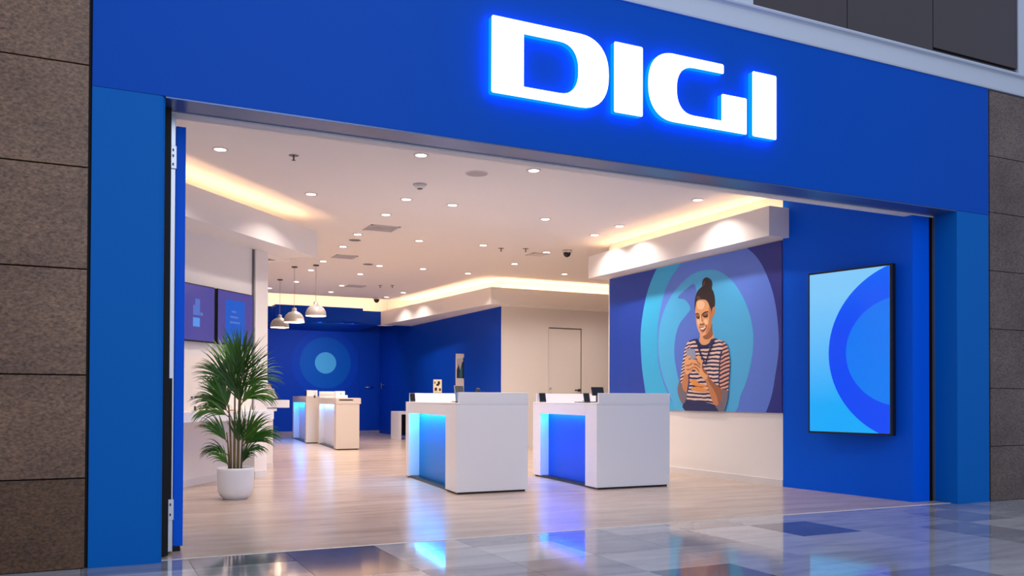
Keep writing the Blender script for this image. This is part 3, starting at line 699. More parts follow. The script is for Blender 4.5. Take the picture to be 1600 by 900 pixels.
MURAL = [
    ('peri', 1, [(4.768,3.138),(4.985,2.879),(5.124,2.603),(5.22,2.254),(5.236,1.962),(5.195,1.569),(5.092,1.147),(5.008,0.794),(4.87,0.544),(2.689,0.63),(2.533,0.796),(2.426,0.905),(2.305,1.144),(2.239,1.405),(2.183,1.691),(2.183,1.951),(2.224,2.242),(2.305,2.513),(2.456,2.797),(2.611,2.98),(2.79,3.116),(3.015,3.29),(4.004,3.455),(4.557,3.359)]),
    ('cyan1', 1, [(4.768,3.138),(4.985,2.879),(5.124,2.603),(5.22,2.254),(5.236,1.962),(5.195,1.569),(5.092,1.147),(5.007,0.73),(4.32,0.749),(4.321,0.902),(4.5,1.146),(4.657,1.397),(4.764,1.683),(4.787,2.0),(4.755,2.314),(4.634,2.649),(4.478,2.881),(4.19,3.105),(4.004,3.274),(4.504,3.351)]),
    ('cyan2', 1, [(3.559,2.915),(3.314,2.854),(3.057,2.695),(2.85,2.464),(2.709,2.204),(2.642,1.928),(2.666,1.659),(2.749,1.39),(2.891,1.145),(3.098,0.893),(4.195,0.873),(4.474,1.177),(4.657,1.46),(4.754,1.777),(4.755,2.062),(4.686,2.309),(4.503,2.574),(4.249,2.762),(3.907,2.902)]),
    ('peri2', 1, [(3.859,2.732),(4.051,2.709),(4.273,2.597),(4.1,2.548),(3.973,2.416),(4.051,2.333),(4.223,2.211),(4.323,2.034),(4.358,1.791),(4.307,1.544),(4.186,1.298),(3.857,1.294),(3.718,1.937),(3.788,2.296)]),
    ('hair', 1, [(3.604,2.815),(3.539,2.791),(3.487,2.749),(3.474,2.694),(3.486,2.642),(3.449,2.59),(3.424,2.509),(3.418,2.438),(3.427,2.379),(3.445,2.309),(3.473,2.24),(3.519,2.226),(3.708,2.271),(3.854,2.345),(3.873,2.433),(3.868,2.518),(3.844,2.59),(3.796,2.652),(3.738,2.682),(3.703,2.702),(3.703,2.757),(3.671,2.802)]),
    ('hair2', 1, [(3.68,2.754),(3.642,2.774),(3.633,2.724),(3.661,2.697),(3.686,2.706)]),
    ('hair2', 1, [(3.825,2.551),(3.786,2.571),(3.738,2.542),(3.747,2.521),(3.805,2.512)]),
    ('skin2', 1, [(3.482,2.348),(3.455,2.379),(3.418,2.384),(3.418,2.331),(3.436,2.273),(3.473,2.234),(3.492,2.241)]),
    ('skin', 1, [(3.737,2.055),(3.746,1.982),(3.766,1.935),(3.727,1.878),(3.651,1.85),(3.556,1.857),(3.482,1.888),(3.436,1.945),(3.454,2.012),(3.478,2.049),(3.486,2.205),(3.519,2.112),(3.613,2.022)]),
    ('skin3', 1, [(3.679,1.988),(3.59,2.018),(3.519,2.094),(3.482,2.157),(3.475,2.049),(3.464,1.989),(3.538,1.945),(3.613,1.938),(3.666,1.959)]),
    ('skin', 1, [(3.844,2.43),(3.828,2.49),(3.776,2.512),(3.69,2.51),(3.614,2.493),(3.566,2.452),(3.538,2.401),(3.51,2.363),(3.486,2.277),(3.486,2.205),(3.505,2.135),(3.538,2.077),(3.604,2.022),(3.67,1.987),(3.714,1.995),(3.756,2.038),(3.795,2.095),(3.824,2.171),(3.84,2.258),(3.852,2.333),(3.856,2.382)]),
    ('skin2', 1, [(3.551,2.391),(3.51,2.363),(3.486,2.277),(3.486,2.205),(3.505,2.135),(3.538,2.077),(3.604,2.022),(3.613,2.046),(3.575,2.116),(3.551,2.186),(3.549,2.282)]),
    ('skinh', 1, [(3.805,2.488),(3.709,2.49),(3.642,2.459),(3.661,2.389),(3.728,2.37),(3.805,2.402)]),
    ('skinh', 1, [(3.655,2.219),(3.591,2.214),(3.572,2.164),(3.604,2.142),(3.647,2.17)]),
    ('skinh', 1, [(3.805,2.231),(3.766,2.234),(3.747,2.177),(3.776,2.155),(3.805,2.182)]),
    ('skin3', 1, [(3.716,2.296),(3.689,2.294),(3.701,2.247),(3.685,2.197),(3.712,2.211),(3.724,2.248)]),
    ('skinh', 1, [(3.739,2.286),(3.72,2.285),(3.708,2.211),(3.699,2.174),(3.727,2.17),(3.743,2.201)]),
    ('skin3', 1, [(3.751,2.168),(3.727,2.171),(3.699,2.159),(3.655,2.173),(3.642,2.162),(3.666,2.147),(3.708,2.143),(3.743,2.153)]),
    ('brow', 1, [(3.844,2.315),(3.809,2.329),(3.762,2.31),(3.76,2.3),(3.805,2.314),(3.836,2.302)]),
    ('brow', 1, [(3.697,2.302),(3.642,2.329),(3.561,2.331),(3.559,2.318),(3.632,2.313),(3.685,2.291)]),
    ('skin3', 1, [(3.678,2.293),(3.632,2.307),(3.576,2.303),(3.566,2.278),(3.613,2.264),(3.663,2.27)]),
    ('skin3', 1, [(3.832,2.294),(3.795,2.303),(3.755,2.29),(3.751,2.27),(3.789,2.261),(3.824,2.271)]),
    ('brow', 1, [(3.828,2.281),(3.789,2.266),(3.751,2.275),(3.753,2.253),(3.789,2.245),(3.822,2.264)]),
    ('brow', 1, [(3.67,2.285),(3.623,2.268),(3.572,2.282),(3.579,2.258),(3.623,2.249),(3.664,2.265)]),
    ('lip', 1, [(3.754,2.129),(3.716,2.121),(3.68,2.116),(3.632,2.13),(3.598,2.142),(3.606,2.1),(3.655,2.061),(3.702,2.057),(3.735,2.086)]),
    ('white', 1, [(3.735,2.113),(3.68,2.105),(3.613,2.126),(3.632,2.098),(3.674,2.082),(3.716,2.087)]),
    ('stripeT', 1, [(3.812,1.953),(3.943,1.949),(4.039,1.907),(4.058,1.86),(4.019,1.775),(3.981,1.655),(3.971,1.465),(3.98,1.299),(4.018,1.192),(4.022,1.086),(3.43,1.019),(3.36,1.042),(3.309,1.246),(3.291,1.471),(3.274,1.639),(3.189,1.849),(3.292,1.905),(3.431,1.942),(3.484,1.865),(3.628,1.838),(3.756,1.879)]),
    ('stripeL', 1, [(4.02,1.912),(4.087,1.838),(4.116,1.743),(4.145,1.637),(4.178,1.494),(4.203,1.374),(4.223,1.314),(4.135,1.301),(4.077,1.443),(4.038,1.609),(3.981,1.749),(3.962,1.843)]),
    ('navy', 1, [(4.057,1.085),(4.085,0.93),(3.343,0.924),(3.378,0.974),(3.43,1.023),(3.718,1.058)]),
    ('stripeC', 1, [(4.213,1.35),(4.249,1.302),(4.262,1.23),(4.233,1.133),(4.164,1.037),(4.115,1.026),(4.057,1.085),(4.028,1.216),(4.096,1.199),(4.138,1.253),(4.164,1.325)]),
    ('stripeR', 1, [(3.292,1.905),(3.189,1.871),(3.138,1.812),(3.108,1.711),(3.091,1.577),(3.104,1.444),(3.121,1.289),(3.135,1.189),(3.291,1.223),(3.317,1.359),(3.309,1.494),(3.3,1.64),(3.24,1.784)]),
    ('navy', 1, [(3.288,1.741),(3.312,1.629),(3.326,1.494),(3.333,1.359),(3.317,1.235),(3.298,1.234),(3.309,1.359),(3.298,1.494),(3.288,1.629),(3.249,1.751)]),
    ('stripeC', 1, [(3.291,1.24),(3.135,1.205),(3.129,1.133),(3.163,1.033),(3.222,0.92),(3.291,0.925),(3.36,0.963),(3.395,1.02),(3.326,1.031),(3.265,1.11),(3.257,1.2)]),
    ('orange', 1, [(3.981,1.37),(3.83,1.37),(3.755,1.32),(3.6,1.294),(3.6,1.269),(3.829,1.283),(3.942,1.334)]),
    ('orange', 1, [(3.952,1.261),(3.755,1.271),(3.573,1.227),(3.564,1.196),(3.755,1.203),(3.904,1.225)]),
    ('skin2', 1, [(3.7,1.435),(3.573,1.449),(3.484,1.362),(3.361,1.291),(3.265,1.229),(3.253,1.155),(3.291,1.054),(3.378,1.003),(3.448,1.048),(3.519,1.179),(3.6,1.34)]),
    ('skin3', 1, [(3.573,1.444),(3.484,1.362),(3.361,1.291),(3.265,1.229),(3.253,1.155),(3.291,1.054),(3.326,1.031),(3.361,1.133),(3.448,1.247),(3.537,1.339)]),
    ('skin2', 1, [(4.086,1.467),(4.009,1.466),(3.996,1.37),(4.009,1.287),(4.038,1.204),(4.086,1.205),(4.135,1.253),(4.15,1.325),(4.125,1.396)]),
    ('grey', 0, [(4.048,1.83),(3.849,1.816),(3.819,1.678),(3.914,1.664),(3.962,1.707),(4.039,1.716)]),
    ('skin', 1, [(4.077,1.658),(4.048,1.711),(3.972,1.728),(3.943,1.706),(3.991,1.667),(3.915,1.676),(3.858,1.648),(3.849,1.579),(3.877,1.527),(3.943,1.488),(4.0,1.453),(4.067,1.461),(4.087,1.551)]),
    ('skin3', 1, [(4.061,1.588),(3.981,1.593),(3.89,1.625),(3.882,1.613),(3.971,1.577),(4.058,1.576)]),
    ('skin3', 1, [(4.038,1.532),(3.962,1.533),(3.882,1.563),(3.877,1.551),(3.962,1.519),(4.034,1.518)]),
    ('skin', 1, [(3.901,1.649),(3.826,1.666),(3.783,1.645),(3.815,1.701),(3.756,1.718),(3.715,1.685),(3.673,1.608),(3.66,1.544),(3.609,1.496),(3.555,1.449),(3.573,1.386),(3.627,1.37),(3.7,1.417),(3.774,1.466),(3.858,1.521),(3.882,1.568)]),
    ('skin3', 1, [(3.867,1.606),(3.793,1.595),(3.722,1.546),(3.737,1.538),(3.796,1.575),(3.867,1.589)]),
    ('skin3', 1, [(3.867,1.562),(3.802,1.548),(3.737,1.488),(3.755,1.485),(3.811,1.531),(3.867,1.547)]),
    ('skin3', 1, [(3.826,1.666),(3.774,1.635),(3.71,1.586),(3.722,1.575),(3.783,1.618)]),
    ('skin3', 1, [(3.673,1.597),(3.66,1.544),(3.609,1.496),(3.555,1.449),(3.582,1.444),(3.646,1.48),(3.686,1.539)]),
    ('navy', 1, [(3.84,1.955),(3.784,1.951),(3.756,1.903),(3.692,1.867),(3.601,1.859),(3.52,1.884),(3.475,1.933),(3.396,1.928),(3.449,1.863),(3.538,1.827),(3.628,1.817),(3.737,1.838),(3.802,1.882)]),
    ('navy', 1, [(3.774,1.869),(3.741,1.844),(3.71,1.761),(3.6,1.6),(3.613,1.583),(3.737,1.75),(3.784,1.846)]),
    ('navy', 1, [(3.475,1.864),(3.449,1.851),(3.502,1.763),(3.555,1.662),(3.591,1.582),(3.613,1.595),(3.573,1.685),(3.529,1.775)]),
]

MY0, MY1, MZ0, MZ1 = 2.125, 6.155, .925, 3.10
mu = thing('mural', (7.81, 4.1, MZ0), 'wall-sized printed mural of a woman in a striped jumper using her phone', 'mural')
m = bpy.data.materials.new('print_navy_ground'); m.use_nodes = True
nt = m.node_tree; b = nt.nodes['Principled BSDF']; tc = nt.nodes.new('ShaderNodeTexCoord'); sp = nt.nodes.new('ShaderNodeSeparateXYZ')
mr = nt.nodes.new('ShaderNodeMapRange'); mr.inputs[1].default_value = -2; mr.inputs[2].default_value = 2
mx = nt.nodes.new('ShaderNodeMix'); mx.data_type = 'RGBA'; mx.inputs[6].default_value = lin((34, 44, 140)); mx.inputs[7].default_value = lin((8, 66, 178))
nt.links.new(tc.outputs['Object'], sp.inputs[0]); nt.links.new(sp.outputs['Y'], mr.inputs[0]); nt.links.new(mr.outputs[0], mx.inputs[0]); nt.links.new(mx.outputs[2], b.inputs['Base Color'])
b.inputs['Roughness'].default_value = .42
MB().box(7.802, 7.82, MY0, MY1, MZ0, MZ1, m).build('board', mu)
groups = {'peri': 'ring_print', 'cyan1': 'ring_print', 'cyan2': 'ring_print', 'peri2': 'ring_print'}
mbs = {}
import mathutils
for k, (c, s, pts) in enumerate(MURAL):
    if s: pts = crs(pts, 4 if k < 4 else 3)
    pts = clip(pts, MY0+.001, MY1-.001, MZ0+.001, MZ1-.001)
    g = groups.get(c, 'woman_print')
    g = 'woman_print' if g == 'woman_print' else g
    x = 7.8016 - .00045*k
    tris = mathutils.geometry.tessellate_polygon([[Vector((a, bb, 0)) for a, bb in pts]])
    mbs.setdefault(g, MB()).add([(x, a, bb) for a, bb in pts], [tuple(t) for t in tris], PM[c])
for g, mb in mbs.items(): mb.build(g, mu)

# ================================================================== DESKS
LEDC = {'cyan': (.04, .45, 1.0), 'blue': (.0, .25, 1.0), 'ice': (.25, .55, 1.0)}
def desk(x0, y0, Wk, Lk, label, vfront, vback, inset, zc, panel, led, power, zt=1.045, riser=True, group='service desks', sk=.09, DESKW=DESKW):
    t = thing('service_desk', (x0+Wk/2, y0+Lk/2, 0), label, 'desk', group)
    S = Matrix(((1, sk, 0, x0), (0, 1, 0, y0), (0, 0, 1, 0), (0, 0, 0, 1)))
    MB().box(.03, Wk-.03, .02, Lk-.02, 0, .03, BLACK, T=S).build('plinth', t)
    MB().box(0, Wk, 0, vfront, .022, zt-.02, DESKW, T=S).build('front_block', t, .006)
    MB().box(0, Wk, Lk-vback, Lk, .022, zt-.02, DESKW, T=S).build('rear_block', t, .006)
    MB().box(inset+.02, Wk, vfront, Lk-vback, .022, zt-.02, DESKW, T=S).build('core', t)
    MB().box(inset, inset+.02, vfront, Lk-vback, .022, zc+.06, panel, T=S).build('side_panel', t)
    MB().box(0, .02, vfront, Lk-vback, zc, zt-.02, DESKW, T=S).box(.02, inset+.02, vfront, Lk-vback, zc+.06, zt-.02, DESKW, T=S).build('side_rail', t)
    MB().box(-.001, Wk+.001, -.001, Lk, zt-.02, zt, DESKW, T=S).build('worktop', t, .004)
    if riser:
        MB().box(.03, Wk+.001, -.001, .035, zt, zt+.12, DESKW, T=S).build('riser', t, .003)
        MB().box(Wk-.034, Wk+.001, .035, Lk-.035, zt, zt+.12, DESKW, T=S).build('riser', t, .003)
        MB().box(.05, Wk+.001, Lk-.035, Lk, zt, zt+.12, DESKW, T=S).build('riser', t, .003)
    MB().box(.03, .05, vfront+.03, Lk-vback-.03, zc+.045, zc+.0595, mat('led_strip_'+led, (255, 255, 255), .4, emit=tuple(int(255*v**.45) for v in LEDC[led]), estr=1.5), T=S).build('led_strip', t)
    y_a, y_b = y0+vfront+.05, y0+Lk-vback-.05
    xm = x0+.02+inset*.45+sk*(vfront+Lk-vback)/2
    strip((xm-sk*(y_b-y_a)/2, y_a, 0), (xm+sk*(y_b-y_a)/2, y_b, 0), zc+.04, power, t, aim=(0, 0, -1), color=LEDC[led], w=.06)
    return t, S
PANC = mat('desk_panel_sky', (0, 130, 220), .35, spec=.15); PANB = mat('desk_panel_blue', (0, 88, 225), .35, spec=.15); PANW = mat('desk_panel_pale', (215, 215, 235), .4)
DESKC = mat('desk_white_laminate_warm_lit', (212, 203, 198), .35)  # white laminate darkened and warmed, the back's warm light put into its colour
t1, S1 = desk(3.737, 2.955, .915, 2.40, 'white service desk on the left, with a sky-blue recessed side', .44, .18, .155, .89, PANC, 'cyan', 9)
t2, S2 = desk(5.475, 2.755, 1.075, 2.03, 'white service desk on the right, with a royal-blue recessed side', .32, .27, .135, .888, PANB, 'blue', 11)
t3, S3 = desk(4.60, 11.70, .50, 2.60, 'white desk at the back with a pale recess and card slot', .25, .18, .12, .95, PANW, 'ice', 5, 1.09, False, 'desks at the back', DESKW=DESKC)
t4, S4 = desk(4.61, 14.56, .50, 2.72, 'farthest white desk, with a bright blue recess', .20, .20, .15, .97, PANW, 'blue', 14, 1.13, False, 'desks at the back', DESKW=DESKC)
MB().box(.06, .36, -.006, .03, 1.035, 1.060, DGREY, T=S3).build('card_slot', t3)
MB().box(-.004, .53, -.006, .30, .965, 1.088, DESKC, T=S3).build('top_apron', t3, .003)

# ---- things on the desks
def on(S, x, y): q = S @ Vector((x, y, 0)); return q.x, q.y
def box_item(name, label, cat, S, x, y, z, w, d, h, m, group=None, extra=None, lean=0):
    X, Y = on(S, x, y)
    t = thing(name, (X, Y, z), label, cat, group)
    T = Matrix.Translation((X, Y, z)) @ Matrix.Rotation(lean, 4, 'X')
    MB().box(-w/2, w/2, -d/2, d/2, 0, h, m, T=T).build('body', t, .002)
    if extra: extra(t, T)
    return t
SCRD = emis('desk_screen_dark', (52, 56, 70), .35)
SCRL = emis('desk_screen_pale', (150, 185, 235), .6)
def tablet(label, S, x, y, z, w, h, scr, ang=-.25, rot=0, group='tablets on the desks'):
    X, Y = on(S, x, y)
    t = thing('tablet', (X, Y, z), label, 'tablet', group)
    T = Matrix.Translation((X, Y, z)) @ Matrix.Rotation(rot, 4, 'Z')
    T2 = T @ Matrix.Translation((0, 0, .008)) @ Matrix.Rotation(ang, 4, 'X')
    MB().box(-w*.3, w*.3, -.03, .06, 0, .008, DGREY, T=T).build('foot', t, .002)
    MB().box(-w/2, w/2, 0, .012, 0, h, DGREY, T=T2).build('body', t, .002)
    MB().box(-w/2+.006, w/2-.006, -.001, 0, .008, h-.008, scr, T=T2).build('screen', t)
    MB().box(-.01, .01, .012, .04, 0, h*.5, DGREY, T=T2).build('stand', t)
tablet('dark tablet at the far left corner of the left desk', S1, .075, 2.28, 1.045, .075, .115, SCRD)
tablet('pale blue tablet at the front corner of the left desk', S1, -.0+.055, .10, 1.045, .058, .122, SCRL, -.12)
tablet('dark tablet at the far corner of the right desk', S2, .10, 1.88, 1.045, .10, .125, SCRD)
tablet('dark tablet beside the front riser of the right desk', S2, .10, .45, 1.045, .085, .118, SCRD)
# monitors that rise above the risers
def monitor(label, X, Y, zb, zt, w, scr, back=False):
    t = thing('monitor', (X, Y, zb), label, 'monitor', 'monitors on the desks')
    T = Matrix.Translation((X, Y, 0)) @ Matrix.Rotation(-.06, 4, 'Z')
    T3 = T @ Matrix.Translation((0, 0, zt-.12)) @ Matrix.Rotation(-.3, 4, 'X')
    MB().box(-w/2, w/2, 0, .015, 0, .125, BLACK if not back else mat('monitor_back', (150, 146, 150), .4), T=T3).build('casing', t, .003)
    MB().box(-w/2+.008, w/2-.008, -.001, 0, .008, .117, scr, T=T3).build('screen', t)
    MB().box(-.02, .02, .02, .04, zb, zt-.05, DGREY, T=T).build('stand', t)
    MB().box(-.08, .08, -.04, .10, zb, zb+.01, DGREY, T=T).build('foot', t)
monitor('small grey monitor standing behind the left desk riser', 4.62, 5.0, 1.045, 1.277, .14, emis('mon_a', (120, 112, 115), .5), True)
monitor('dark monitor standing behind the right desk riser', 6.45, 4.3, 1.045, 1.262, .19, SCRD)
X, Y = 4.42, 5.335
t = thing('photo_sign', (X, Y, 1.166), 'small upright photo sign standing on the rear riser of the left desk', 'sign')
MB().box(X-.062, X+.062, Y, Y+.012, 1.17, 1.36, mat('sign_card', (226, 200, 160), .5)).build('card', t, .001)
for a, b, c, d in ((-.045, -.01, 1.20, 1.245), (.02, .05, 1.20, 1.235), (-.02, .02, 1.27, 1.30), (.0, .035, 1.29, 1.335), (-.05, -.035, 1.30, 1.33)):
    MB().box(X+a, X+b, Y-.002, Y, c, d, BLACK).build('print', t)
MB().box(X-.05, X+.05, Y-.012, Y+.018, 1.166, 1.171, DGREY).build('foot', t)
t = thing('card_reader', (4.55, 4.20, 1.045), 'small black card reader standing on the left desk', 'card reader')
MB().box(4.528, 4.572, 4.19, 4.22, 1.045, 1.20, BLACK).build('stand', t, .002)
MB().lathe([(0, 0), (.028, .004), (.03, .02), (.02, .035), (0, .037)], (4.55, 4.20, 1.192), BLACK, 14).build('head', t)
X, Y = on(S1, .30, .8)
t = thing('notepad', (X, Y, 1.045), 'thin tan notepad lying on the left desk', 'notepad')
MB().box(X-.10, X+.10, Y-.07, Y+.07, 1.045, 1.052, mat('notepad_tan', (215, 160, 120), .6)).build('pages', t)
X, Y = on(S2, .32, .95)
t = thing('pen_tray', (X, Y, 1.045), 'dark pen tray lying on the right desk', 'tray')
MB().box(X-.14, X+.14, Y-.05, Y+.05, 1.045, 1.055, DGREY).build('tray', t, .002)
MB().tube([(X-.04, Y, 1.062), (X-.01, Y, 1.082), (X+.05, Y, 1.085)], .006, STEEL).build('pen', t)
# boxes on the back desks
t = thing('leaflet_box', (4.75, 14.75, 1.13), 'white box on the farthest desk', 'box', 'white boxes on the back desks')
MB().box(4.44+.22, 4.92, 14.72, 14.85, 1.13, 1.27, DESKW).build('body', t, .003); MB().box(4.65, 4.665, 14.73, 14.86, 1.13, 1.26, BLACK).build('back_plate', t)
t = thing('leaflet_box', (4.3+.5, 13.9, 1.09), 'wide white box over the joint between the two back desks', 'box', 'white boxes on the back desks')
MB().box(4.62, 5.02, 13.2, 13.3, 1.09, 1.235, DESKW).build('body', t, .003); MB().box(4.63, 5.01, 13.195, 13.2, 1.155, 1.16, RINGD).build('lid_seam', t)
t = thing('card_box', (4.80, 12.1, 1.09), 'small white box with a label on the nearer back desk', 'box', 'white boxes on the back desks')
MB().box(4.69, 4.88, 12.05, 12.2, 1.09, 1.235, DESKW).build('body', t, .003); MB().box(4.78, 4.80, 12.045, 12.05, 1.17, 1.19, BLACK).build('print', t); MB().box(4.87, 4.93, 12.02, 12.12, 1.09, 1.15, DESKW).build('flap', t)
t = thing('pen_holder', (4.70, 14.3, 1.09), 'small holder with a pen between the back boxes', 'pen holder')
MB().lathe([(0, 0), (.02, 0), (.022, .06), (0, .06)], (4.66, 13.9, 1.09), DGREY, 10).build('cup', t); MB().tube([(4.66, 13.9, 1.12), (4.69, 13.9, 1.22)], .006, STEEL, 6).build('pen', t)

# ---- tall slim poster stand by the blue inner wall
X, Y = 7.72, 12.5
t = thing('poster_stand', (X, Y, 0), 'tall slim white poster stand before the blue inner wall', 'poster stand')
PX = Matrix.Translation((X, Y, 0)) @ Matrix.Rotation(-.1, 4, 'Z')
MB().box(-.098, .098, 0, .03, .03, 2.13, mat('poster_white', (226, 216, 208), .45), T=PX).build('panel', t, .003)
MB().box(-.15, .15, -.12, .15, 0, .03, STEEL, T=PX).build('foot', t)
MB().box(.075, .098, -.004, .0, 1.55, 2.04, BLACK, T=PX).build('picture_edge', t)
pp = [('poster_sky', (186, 190, 196), [(-.08, 1.56), (.08, 1.56), (.08, 2.02), (-.08, 2.02)]),
      ('poster_dark', (28, 48, 58), [(-.08, 1.56), (.08, 1.56), (.08, 1.93), (.055, 1.95), (.03, 1.84), (.0, 1.74), (-.02, 1.83), (-.045, 1.87), (-.06, 1.80), (-.08, 1.76)]),
      ('poster_teal', (46, 110, 126), [(-.02, 1.58), (.055, 1.58), (.05, 1.82), (.02, 1.80), (-.01, 1.70)]),
      ('poster_tan', (150, 122, 108), [(-.05, 1.86), (-.03, 1.86), (-.035, 1.90), (-.048, 1.90)])]
for k, (nm, c, pl) in enumerate(pp): flat(pl, -.001-.001*k, mat(nm, c, .4), 'picture', t, PX)
# low white side table far right
t = thing('side_table', (7.45, 15.6, 0), 'low white open side table against the blue inner wall', 'table')
MB().box(7.25, 7.75, 15.5, 16.2, .66, .74, DESKW).build('table_top', t, .003)
for a, b in ((7.25, 7.31), (7.69, 7.75)): MB().box(a, b, 15.5, 16.2, 0, .66, DESKW).build('side_panel', t)
MB().box(7.31, 7.69, 16.1, 16.13, .1, .66, DARK).build('back_panel', t)

# ---- brochure table behind the column
bt = thing('brochure_table', (2.5, 7.6, 0), 'white cantilevered display table behind the column', 'table')
MB().box(2.05, 2.55, 7.58, 8.3, 0, .90, WHITE).build('pedestal', bt, .004)
MB().box(2.05, 2.555, 7.575, 8.3, 0, .08, SKIRT).build('plinth', bt)
MB().box(2.05, 2.79, 7.53, 8.4, .938, 1.057, DESKW).build('table_top', bt, .004)
MB().box(2.05, 2.60, 7.55, 8.35, .885, .925, DESKW).build('lower_shelf', bt, .003)
bd = thing('brochure_stand', (2.4, 7.6, 1.057), 'stepped brochure stand with leaflets on the display table', 'brochure stand')
MB().box(2.20, 2.66, 7.55, 7.95, 1.058, 1.082, BLACK).build('base_tray', bd)
prof = [(2.22, 1.082), (2.62, 1.082), (2.42, 1.40), (2.36, 1.44), (2.22, 1.44)]
MB().wallprism(prof, 7.56, 7.575, mat('stand_side', (206, 200, 200), .4)).wallprism(prof, 7.90, 7.915, WHITE).build('side_cheek', bd)
cols = [(240, 222, 205), (205, 140, 95), (232, 226, 222), (214, 168, 130), (238, 232, 228)]
for k in range(5):
    xa = 2.60-.052*k; za = 1.09+.075*k
    l = thing('leaflet', (xa, 7.6, za), ['front lowest leaflet in the brochure stand', 'second leaflet up in the brochure stand', 'third leaflet up in the brochure stand', 'fourth leaflet up in the brochure stand', 'topmost leaflet in the brochure stand'][k], 'leaflet', 'leaflets in the brochure stand')
    T = Matrix.Translation((xa, 7.6, za)) @ Matrix.Rotation(-.25, 4, 'Y')
    MB().box(-.008, .0, 0, .16, 0, .15, mat('leaflet_%d' % k, cols[k], .5), T=T).build('sheet', l)
    MB().box(-.009, .001, .02, .06, .07, .10, mat('leaflet_print_%d' % k, cols[(k+1) % 5], .5), T=T).build('print', l)

# ================================================================== PALM
px, py = 1.415, 3.59
pt = thing('potted_palm', (px, py, 0), 'tall kentia palm in a round white pot by the left wall', 'plant')
POTM = mat('pot_white', (236, 238, 244), .35, bump=.05, bscale=60)
MB().lathe([(0, .0), (.125, 0), (.130, .012), (.155, .03), (.180, .075), (.192, .14), (.194, .30), (.196, .325), (.190, .338), (.180, .334), (.176, .30), (.172, .28)], (px, py, 0), POTM, 48).build('pot', pt)
MB().lathe([(0, .297), (.10, .300), (.177, .292)], (px, py, 0), mat('soil', (52, 36, 26), .95, bump=.8, bscale=90), 32, False).build('soil', pt)
LEAFM = [mat('palm_leaf_%d' % i, c, .42, vary=.15, vscale=9) for i, c in enumerate(((50, 104, 30), (74, 130, 40), (36, 84, 28), (86, 140, 54)))]
STEMM = mat('palm_stem', (116, 100, 62), .6, vary=.25, vscale=14)
random.seed(21)
stems = [(-.05, .0, -.03, 1.02, .014), (-.02, -.035, -.0, 1.25, .015), (.025, .0, .01, 1.32, .016), (.012, -.05, .03, 1.10, .014), (.06, .01, .02, .80, .011), (-.065, .03, -.03, .72, .011)]
RV = Vector((math.cos(-.4516), math.sin(-.4516), 0)); FV = Vector((-math.sin(.4516), -math.cos(.4516), 0))
def frond(base, theta, fwd_, L, ll, n, fan, m, wid=.018, sag=.5):
    """short arching rachis carrying a dense fan of long strap leaflets; theta leans it sideways, fwd_ towards the aisle"""
    mb = MB(); th = math.radians(theta)
    d = (Vector((0, 0, 1))*math.cos(th)+RV*math.sin(th)+FV*fwd_).normalized()
    nrm_ = (FV+Vector((random.uniform(-.3, .3), random.uniform(-.3, .3), random.uniform(-.1, .3)))).normalized()
    side = d.cross(nrm_).normalized()
    N = 8; pts = []; dirs = []; p = Vector(base)
    for i in range(N+1):
        pts.append(p.copy()); dirs.append(d.copy()); p = p+d*(L/N)
        d = (d+Vector((0, 0, -sag*.10*math.sin(abs(th)+.15)))+RV*(.03*math.sin(th))).normalized()
    mb.tube(pts, [.006*(1-.7*i/N)+.001 for i in range(N+1)], STEMM, 5)
    for k in range(n):
        t = k/(n-1); f = (.25+.75*t)*N; i = min(int(f), N-1); q = pts[i].lerp(pts[i+1], f-i); dd = dirs[i]
        for sgn in (-1, 1):
            a = math.radians(fan)*(1-t*.92)*random.uniform(.85, 1.1)
            ld = (dd*math.cos(a)+side*sgn*math.sin(a)+nrm_*random.uniform(-.22, .28)).normalized()
            Lk = ll*(.72+.42*math.sin(PI*(.25+.6*t)))*random.uniform(.88, 1.08)
            w0 = dd.cross(ld)
            K = 6; pc = q.copy(); dc = ld.copy(); vs = []
            tw = nrm_ if w0.length < .05 else nrm_.lerp(Vector((0, 0, 1)), .35)
            for j in range(K+1):
                wv = wid*[.35, .85, 1, .92, .72, .4, .04][j]*.5
                nn = dc.cross(tw)
                nn = nn.normalized() if nn.length > 1e-4 else side
                vs += [pc-nn*wv, pc+nn*wv]
                pc = pc+dc*(Lk/K)
                horiz = math.sqrt(dc.x**2+dc.y**2)
                dc = (dc+Vector((0, 0, -sag*.075*(j+1)*(.25+horiz)))).normalized()
            mb.add(vs, [(2*j, 2*j+1, 2*j+3, 2*j+2) for j in range(K)], m)
    return mb.build('frond', pt)
tips = []
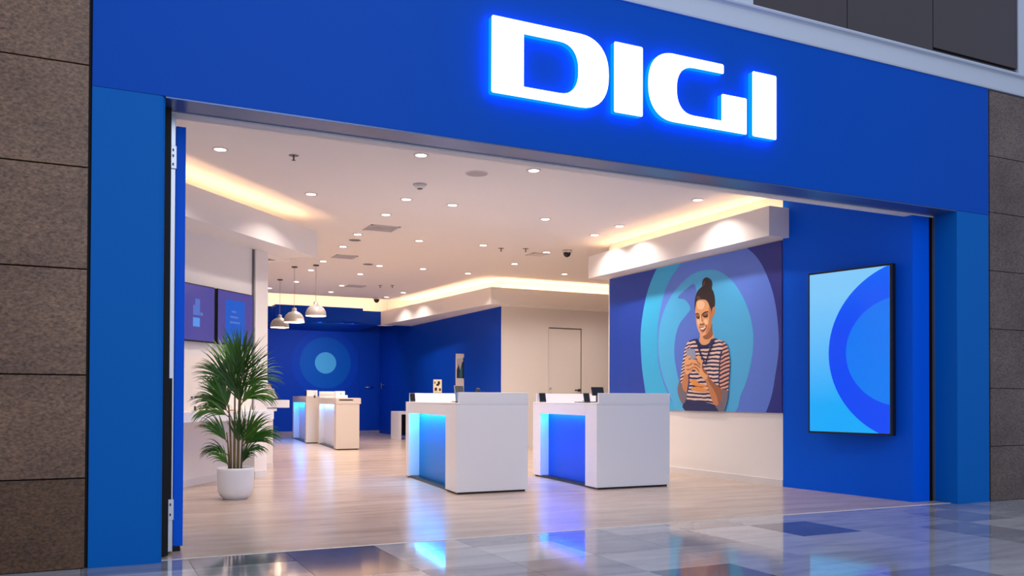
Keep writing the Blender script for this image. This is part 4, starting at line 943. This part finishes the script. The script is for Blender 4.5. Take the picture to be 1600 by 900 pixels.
for sx, sy, lean, h, r in stems:
    b0 = Vector((px+sx, py+sy, .29)); pts = []
    for i in range(7):
        t = i/6; pts.append(b0+Vector((lean*t*t, -.02*t, (h-.29)*t)))
    MB().tube(pts, [r*(1-.45*i/6) for i in range(7)], STEMM, 8).build('stem', pt)
    tips.append((pts[-1], pts))
def F_(ti, z, theta, fwd_, L, ll, n=12, fan=55, m=0, wid=.02, sag=.5):
    pts = tips[ti][1]
    f = min(5.999, max(0, (z-.29)/(pts[-1].z-.29)*6)); i = int(f); b0 = pts[i].lerp(pts[i+1], f-i)
    frond(b0, theta, fwd_, L, ll, n, fan, LEAFM[m], wid, sag)
# top crown
F_(2, 1.26, 2, .10, .26, .40, 14, 50, 0, .019, .18); F_(1, 1.22, -12, -.2, .26, .40, 13, 46, 1, .018, .22)
F_(2, 1.22, 16, .2, .24, .40, 13, 44, 2, .018, .30); F_(2, 1.16, 36, -.1, .20, .37, 12, 36, 0, .017, .75)
F_(1, 1.16, -30, .15, .20, .37, 13, 36, 2, .017, .65); F_(2, 1.05, 50, .1, .18, .33, 11, 26, 1, .016, 1.0)
F_(1, 1.10, 4, .45, .18, .34, 11, 44, 2, .018, .5)
# middle tier
F_(0, .96, -20, .15, .20, .33, 13, 34, 0, .018, .5); F_(0, .92, -38, -.1, .20, .33, 13, 30, 2, .017, .8)
F_(0, .88, -50, .1, .18, .30, 10, 22, 1, .016, 1.1); F_(3, 1.00, 30, .1, .18, .26, 9, 18, 1, .016, .7)
F_(3, 1.02, -4, .3, .16, .26, 10, 30, 2, .017, .4)
# lower right fan, lower left fans
F_(4, .58, 22, .12, .18, .32, 12, 34, 1, .018, .5); F_(4, .56, 42, .0, .18, .32, 12, 28, 0, .017, .8)
F_(3, .58, 8, .3, .16, .26, 10, 34, 2, .017, .4)
F_(5, .60, -30, .1, .16, .28, 11, 24, 0, .016, .8); F_(5, .46, -44, .1, .15, .24, 9, 22, 2, .014, 1.2)
F_(4, .44, 36, .2, .15, .24, 9, 22, 0, .014, 1.1); F_(5, .35, -26, .2, .12, .20, 8, 26, 1, .014, 1.1); F_(4, .36, 20, .2, .12, .18, 8, 24, 2, .014, 1.0)
